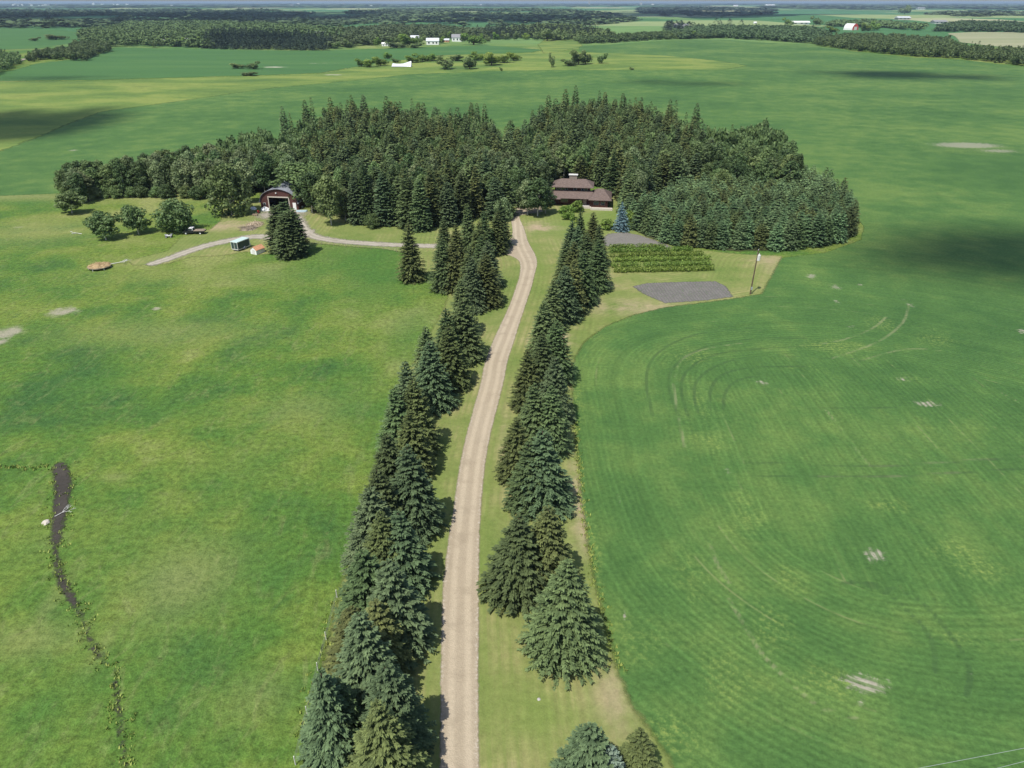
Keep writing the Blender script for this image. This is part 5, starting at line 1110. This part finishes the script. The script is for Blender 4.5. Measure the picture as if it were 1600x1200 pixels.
# single bushes and trees in the middle distance
for f in UNIT: pass
V, T = unit_leafy(np.random.default_rng(77), 900, .10); fm = {}
for mt in ('leaf_poplar', 'leaf_bright', 'leaf_farlight'): fm[mt] = npmesh('far_tree_crown', V, np.arange(len(V)).reshape(-1, 4), M[mt], {'tint': T})
FT = [(565, 104, 16, 12, 'leaf_bright', 'leftmost of the bright bushes beside the pale tumbledown shed'), (578, 105, 20, 15, 'leaf_bright', 'large bright bush in the group left of the pale tumbledown shed'), (595, 103, 20, 14, 'leaf_bright', 'bright round bush nearest the left end of the pale tumbledown shed'), (606, 92, 14, 10, 'leaf_bright', 'small bright bush just behind the pale tumbledown shed'),
      (618, 98, 12, 7, 'leaf_poplar', 'low dark bush behind the roof of the tumbledown shed'), (645, 98, 22, 11, 'leaf_bright', 'bright bush right behind the tumbledown shed'), (660, 96, 24, 12, 'leaf_bright', 'bright bush in the middle of the row right of the tumbledown shed'), (675, 95, 20, 11, 'leaf_bright', 'bright bush behind the dark round tree in the far meadow'),
      (696, 108, 27, 20, 'leaf_poplar', 'dark round tree in the far meadow, left of the pair'), (734, 108, 22, 19, 'leaf_poplar', 'dark round tree in the far meadow, right of the pair'), (713, 95, 22, 10, 'leaf_poplar', 'low bush between the two dark round trees in the far meadow'), (745, 94, 24, 12, 'leaf_bright', 'bright bush just right of the pair of dark round trees'), (768, 102, 28, 20, 'leaf_bright', 'large yellow green bush at the middle of the far meadow row'), (788, 98, 22, 15, 'leaf_bright', 'yellow green bush second from the right end of the far meadow row'), (803, 95, 18, 13, 'leaf_bright', 'yellow green bush at the right end of the far meadow row'),
      (862, 105, 10, 21, 'leaf_poplar', 'slender upright tree standing alone in the far meadow'), (889, 103, 20, 10, 'leaf_poplar', 'low bush left of the dark clump in the far meadow'), (904, 101, 26, 22, 'leaf_poplar', 'tallest dark tree of the clump in the far meadow'), (915, 100, 18, 21, 'leaf_poplar', 'dark tree at the right of the clump in the far meadow'), (940, 99, 16, 16, 'leaf_poplar', 'small leaning tree at the right end of the far meadow'), (783, 111, 5, 6, 'leaf_poplar', 'tiny dark bush alone at the edge of the home crop'), (987, 109, 8, 4, 'leaf_poplar', 'tiny bush on the edge of the home crop right of centre'),
      (372, 107, 20, 8, 'leaf_poplar', 'low dark bush in the pale scrape of the far left field'), (396, 108, 18, 11, 'leaf_poplar', 'rounder dark bush at the right of the pale scrape in the far left field'), (390, 118, 24, 6, 'leaf_poplar', 'flat dark bush on the meadow border in the far left field'), (55, 64, 12, 5, 'leaf_poplar', 'small bush in the little field at the far left'), (88, 62, 26, 7, 'leaf_poplar', 'wider bush in the little field at the far left'), (640, 72, 30, 18, 'leaf_far' if False else 'leaf_bright', 'bright green tree in front of the white houses of the hamlet'), (620, 75, 30, 9, 'leaf_poplar', 'low hedge bush in front of the white caravans of the hamlet'), (650, 75, 22, 8, 'leaf_poplar', 'low hedge bush left of the white shed of the hamlet'), (740, 70, 30, 17, 'leaf_bright', 'bright green tree at the right end of the hamlet'), (855, 64, 24, 18, 'leaf_poplar', 'tall dark tree standing in front of the grove beyond the meadow'), (1413, 22, 16, 11, 'leaf_poplar', 'dark tree on the plain right of the red and white barn')]
for px, py, wpx, hpx, mt, lab in FT:
    xy = at(px, py); d = math.hypot(math.hypot(*xy), HC); k = d / F
    e = bpy.data.objects.new('field_tree', None); C.objects.link(e); e.location = (xy[0], xy[1], float(hgt(*xy))); e.rotation_euler = (0, 0, random.uniform(0, 6.28)); e.scale = (wpx * k * .62, wpx * k * .62, hpx * k * 1.05)
    tag(e, lab, 'tree'); o = bpy.data.objects.new('crown', fm[mt]); C.objects.link(o); o.parent = e
    tb = bpy.data.meshes.get('field_trunk')
    if not tb:
        b = MB().tube((0, 0, -.1), (0, 0, .55), .07, .04, 6).tube((0, 0, .3), (.25, .1, .6), .03, .015, 5); tb = bpy.data.meshes.new('field_trunk'); tb.from_pydata(b.v, [], b.f); tb.materials.append(M['bark'])
    o = bpy.data.objects.new('trunk', tb); C.objects.link(o); o.parent = e
# ------------------------------------------------------------------ distant buildings
def far_house(px, py, wpx, hpx, lab, wall='white', roof='greyroof', name='house', cat='house', depth=.7, rz=0.0, gable=False, win=True):
    xy = at(px, py); d = math.hypot(math.hypot(*xy), HC); k = d / F; W = wpx * k * .95; H = hpx * k * .78; L = W * depth
    t = empty(name, (xy[0], xy[1], float(hgt(*xy))), rz, lab, cat); h0 = H * .55
    MB().box(-W / 2, W / 2, 0, L, -1, h0).build('wall', M[wall], t)
    b = MB(); o_ = W * .04
    b.prismy([(-o_, h0), (L / 2, H), (L + o_, h0), (L / 2, h0 + .01)], -W / 2 - o_, W / 2 + o_) if not gable else b.prism([(-W / 2 - o_, h0), (0, H), (W / 2 + o_, h0)], -o_, L + o_)
    b.build('roof', M[roof], t)
    if win:
        for i in (-.3, .05, .32):
            MB().box(W * i - W * .06, W * i + W * .06, -.25, -.01, h0 * .35, h0 * .75).build('window', M['glass'], t)
    return t
def old_shed():
    xy = at(627, 105); k = math.hypot(xy[0], xy[1]) / F; W = 28 * k; t = empty('old_shed', (xy[0], xy[1], float(hgt(*xy))), -.08, 'pale tumbledown shed with a sagging tin roof in the far meadow', 'shed')
    n = 8; b = MB(); top = []; 
    for i in range(n + 1):
        f = i / n; top.append((-W / 2 + W * .03 + W * .90 * f + (W * .06 if f == 1 else 0), 4.0 * k + 9 * k * (f - .35) ** 2 * (1 if f > .35 else .9)))
    vs = []
    for i, (x, z) in enumerate(top): f = i / n; vs += [(-W / 2 + W * f, 0, .6), (x, 5 * k, z), (-W / 2 + W * f, 9 * k, .8)]
    b.add(vs, [(i * 3 + j, (i + 1) * 3 + j, (i + 1) * 3 + j + 1, i * 3 + j + 1) for i in range(n) for j in range(2)] + [(0, 1, 2), (3 * n + 2, 3 * n + 1, 3 * n)])
    b.build('roof', M['tin'], t)
    MB().box(-W * .48, W * .48, .4, 8.5 * k, -.5, .62).build('wall', M['wood'], t)
old_shed()
# trees tucked around the hamlet
rh = random.Random(77); hk = 0
for px, py in [(526, 76), (545, 75), (566, 70), (574, 68), (590, 72), (592, 66), (608, 67), (622, 68), (632, 70), (638, 67), (656, 66), (661, 64), (688, 68), (692, 62), (704, 60), (724, 66), (731, 63), (750, 64), (762, 66), (775, 62), (790, 62), (806, 63), (822, 62), (838, 63), (240, 74), (249, 73), (272, 73), (281, 72), (306, 72), (314, 73), (870, 63), (884, 62), (1045, 62), (1078, 60), (1230, 48), (1262, 50), (1300, 52), (1352, 50), (1366, 48), (1230, 40), (1275, 40)]:
    xy = at(px, py); k = math.hypot(math.hypot(*xy), HC) / F; w = rh.uniform(12, 18); h = rh.uniform(9, 14)
    e = bpy.data.objects.new('field_tree', None); C.objects.link(e); e.location = (xy[0], xy[1], float(hgt(*xy))); e.rotation_euler = (0, 0, rh.uniform(0, 6)); e.scale = (w * k * .5, w * k * .5, h * k)
    tag(e, 'small leafy tree tucked among the houses and groves beyond the far fields', 'tree', 'trees among the far houses'); o = bpy.data.objects.new('crown', fm[rh.choice(list(fm))]); C.objects.link(o); o.parent = e
far_house(676, 70, 18, 11, 'white shed with a long pale roof in the far hamlet', 'white', 'tin', 'shed', 'shed', .5)
far_house(714, 65, 15, 12, 'two-storey white house at the right of the far hamlet', 'white', 'greyroof')
far_house(697, 66, 9, 6, 'low reddish shed between the white shed and white house of the hamlet', 'orange', 'tin', 'shed', 'shed')
far_house(648, 65, 12, 10, 'cream house half hidden behind trees left of the white shed', 'beige', 'tin')
far_house(603, 72, 12, 6, 'leftmost white caravan shed in the far hamlet', 'white', 'white', 'shed', 'shed', .4)
far_house(614, 73, 9, 5, 'small white caravan shed right beside the larger one in the hamlet', 'white', 'dirtywhite', 'shed', 'shed', .4)
far_house(558, 62, 9, 8, 'small pale house in the trees left of the hamlet', 'white', 'tin')
far_house(581, 62, 7, 6, 'tiny pale house deep in the trees left of the hamlet', 'beige', 'greyroof')
far_house(672, 46, 6, 4, 'tiny cream house on the slope above the hamlet', 'beige', 'beige')
far_house(260, 70, 9, 8, 'white house among trees behind the far left field', 'white', 'greyroof')
far_house(294, 68, 14, 8, 'long pale house right of the white house behind the far left field', 'dirtywhite', 'tin')
far_house(160, 52, 8, 4, 'dark roofed cabin in the leafy wood at far left', 'beige', 'tin')
far_house(211, 47, 16, 4, 'long white roofed house in the leafy wood at far left', 'white', 'white')
far_house(499, 57, 18, 8, 'grey roofed house among the trees right of the dark conifer wood', 'beige', 'greyroof')
far_house(1065, 45, 20, 8, 'farmhouse with a dark hipped roof on the crest right of centre', 'white', 'greyroof')
far_house(1251, 38, 24, 5, 'long low white farm building right of centre', 'white', 'white', 'shed', 'shed', .4)
far_house(1180, 37, 4, 3, 'tiny white shed left of the long white farm building', 'white', 'white', 'shed', 'shed')
far_house(1413, 31, 16, 5, 'pale grey roofed house among trees at far right', 'beige', 'tin')
far_house(1440, 14.8, 9, 3, 'tiny white house on the far right plain', 'white', 'greyroof')
far_house(1470, 37, 16, 5, 'blue grey roofed farm shed at the far right', 'dirtywhite', 'greyroof', 'shed', 'shed')
far_house(1204, 10, 12, 2.6, 'long white building close to the horizon right of centre', 'white', 'white', 'shed', 'shed')
far_house(1150, 10, 6, 2, 'small white building close to the horizon', 'white', 'white', 'shed', 'shed')
def far_quonset():
    px, py, wpx = 1336, 47, 23; xy = at(px, py); k = math.hypot(xy[1], xy[0]) / F; L = 14 * k; R = 5.5 * k
    t = empty('quonset_barn', (xy[0], xy[1], float(hgt(*xy))), 0, 'white round roofed barn with a red end wall in the far fields', 'barn')
    n = 12; prof = [(-R * math.cos(PI * i / n), R * 1.35 * math.sin(PI * i / n) ** .9) for i in range(n + 1)]
    # axis runs mostly left-right, red end turned to the right front
    b = MB()
    for (a, za), (c, zc) in zip(prof[:-1], prof[1:]): b.add([(a, 0, za), (c, 0, zc), (c, L, zc), (a, L, za)], [(0, 3, 2, 1)])
    r = b.build('roof', M['white'], t)
    MB().add([(x, -.15, z) for x, z in prof], [tuple(range(n + 1))]).build('end_wall', M['red'], t); MB().add([(x, L, z) for x, z in prof], [tuple(range(n, -1, -1))]).build('end_wall', M['red'], t)
    MB().box(-R * .45, R * .45, -.5, -.2, 0, R * .7).build('door', M['dirtywhite'], t)
    t.rotation_euler = (0, 0, .45)
far_quonset()
# town on the horizon
rt = random.Random(21)
for i in range(46):
    px = rt.choice([rt.uniform(10, 90), rt.uniform(20, 80), rt.uniform(130, 220), rt.uniform(0, 560), rt.uniform(560, 1100)]); py = rt.uniform(7.2, 10.5); xy = at(px, py); k = xy[1] / F
    w = rt.uniform(1.5, 4) * k; h = rt.uniform(.9, 2.2) * k * (2.2 if rt.random() < .12 else 1)
    b = MB().box(-w / 2, w / 2, 0, w * .6, -5, h).box(-w * .3, w * .2, w * .1, w * .4, h, h * 1.12)
    o = b.build('town_building', M[rt.choice(['white', 'dirtywhite', 'concrete', 'greyroof'])]); o.location = (xy[0], xy[1], float(hgt(*xy))); tag(o, 'tiny pale building of the town along the horizon', 'building', 'town buildings on the horizon')
# country lane at the far left
def f_lane(X, Y):
    l = A([(-30, 118), (20, 97), (45, 91), (62, 89)]); s, side = sdline(l, X, Y, [4.0] * 4); return s, {'across': side}
grid_sheet('lane', M['track'], (-820, -480, 640, 1050), 2.0, .2, f_lane, 2)
# ------------------------------------------------------------------ clouds (they cast the shadows on the fields)
def mat_cloud():
    k = NT('cloud_white', 1.0, 0); k.col((.9, .9, .92)); return k.m
M['cloud'] = mat_cloud()
def cloud(px, py, rx, ry, alt, seed, n=60, scale_m=False):
    """lumpy cumulus of many puffs; its shadow falls where photo pixel (px,py) sees the ground"""
    c = at(px, py); k = alt / math.tan(SUN_EL); cx = c[0] - SUN_DIR[0] * k; cy = c[1] - SUN_DIR[1] * k
    if not scale_m:
        ax = abs(at(px + rx, py)[0] - c[0]); ay = abs(at(px, py - ry)[1] - at(px, py + ry)[1]) / 2
    else: ax, ay = rx, ry
    rg_ = random.Random(seed); b = MB(); S = min(ax, ay)
    ico = bpy.data.meshes.get('_puff')
    if not ico:
        import bmesh
        bm = bmesh.new(); bmesh.ops.create_icosphere(bm, subdivisions=2, radius=1); ico = bpy.data.meshes.new('_puff'); bm.to_mesh(ico); bm.free()
    IV = np.array([v.co[:] for v in ico.vertices]); IF = np.array([p.vertices[:] for p in ico.polygons])
    VS, FS = [], []; nn = 0
    for i in range(n):
        a = rg_.uniform(0, 6.28); r = rg_.random() ** .55; x = ax * r * math.cos(a); y = ay * r * math.sin(a); rr = S * rg_.uniform(.12, .42) * (1.15 - .8 * r)
        V = IV * (1 + .12 * np.sin(IV[:, [0]] * 5 + i) * np.cos(IV[:, [1]] * 4 + i)) * rr * np.array([rg_.uniform(1, 1.6), 1, .7]) + np.array([x, y, rr * .4 + S * .25 * (1 - r)])
        VS.append(V); FS.append(IF + nn); nn += len(IV)
    me = npmesh('cloud', np.vstack(VS), np.vstack(FS), M['cloud'], None, True); o = link(bpy.data.objects.new('cloud', me)); o.location = (cx, cy, alt); o['kind'] = 'structure'
cloud(1610, 400, 290, 46, 2600, 1, 150)
cloud(20, 195, 150, 30, 2600, 2, 110)
cloud(1410, 118, 140, 7, 3600, 3, 60)
cloud(1100, 131, 80, 3, 3600, 4, 50)
cloud(60, 123, 150, 3.5, 3600, 5, 50)
cloud(1010, 128, 50, 3, 3600, 6, 40)
cloud(250, 26, 330, 7, 1500, 7, 90)
cloud(820, 30, 160, 6, 1500, 8, 60)
cloud(1100, 22, 160, 4, 1500, 9, 60)
cloud(420, 68, 120, 4, 1200, 10, 50)
cloud(-260, 60, 160, 12, 1200, 11, 50)
# ------------------------------------------------------------------ haze
hb = MB().box(-32000, 32000, -1500, 46000, -60, 75).build('haze', M['white'])
hm = bpy.data.materials.new('haze'); hm.use_nodes = True; hn = hm.node_tree; hn.nodes.remove(hn.nodes['Principled BSDF'])
pv = hn.nodes.new('ShaderNodeVolumePrincipled'); pv.inputs['Color'].default_value = (.60, .79, 1.0, 1); pv.inputs['Density'].default_value = 5.0e-5; pv.inputs['Anisotropy'].default_value = .2
hn.links.new(pv.outputs[0], hn.nodes['Material Output'].inputs['Volume']); hb.data.materials.clear(); hb.data.materials.append(hm); hb['kind'] = 'stuff'; tag(hb, 'thin blue haze over the whole countryside', None)
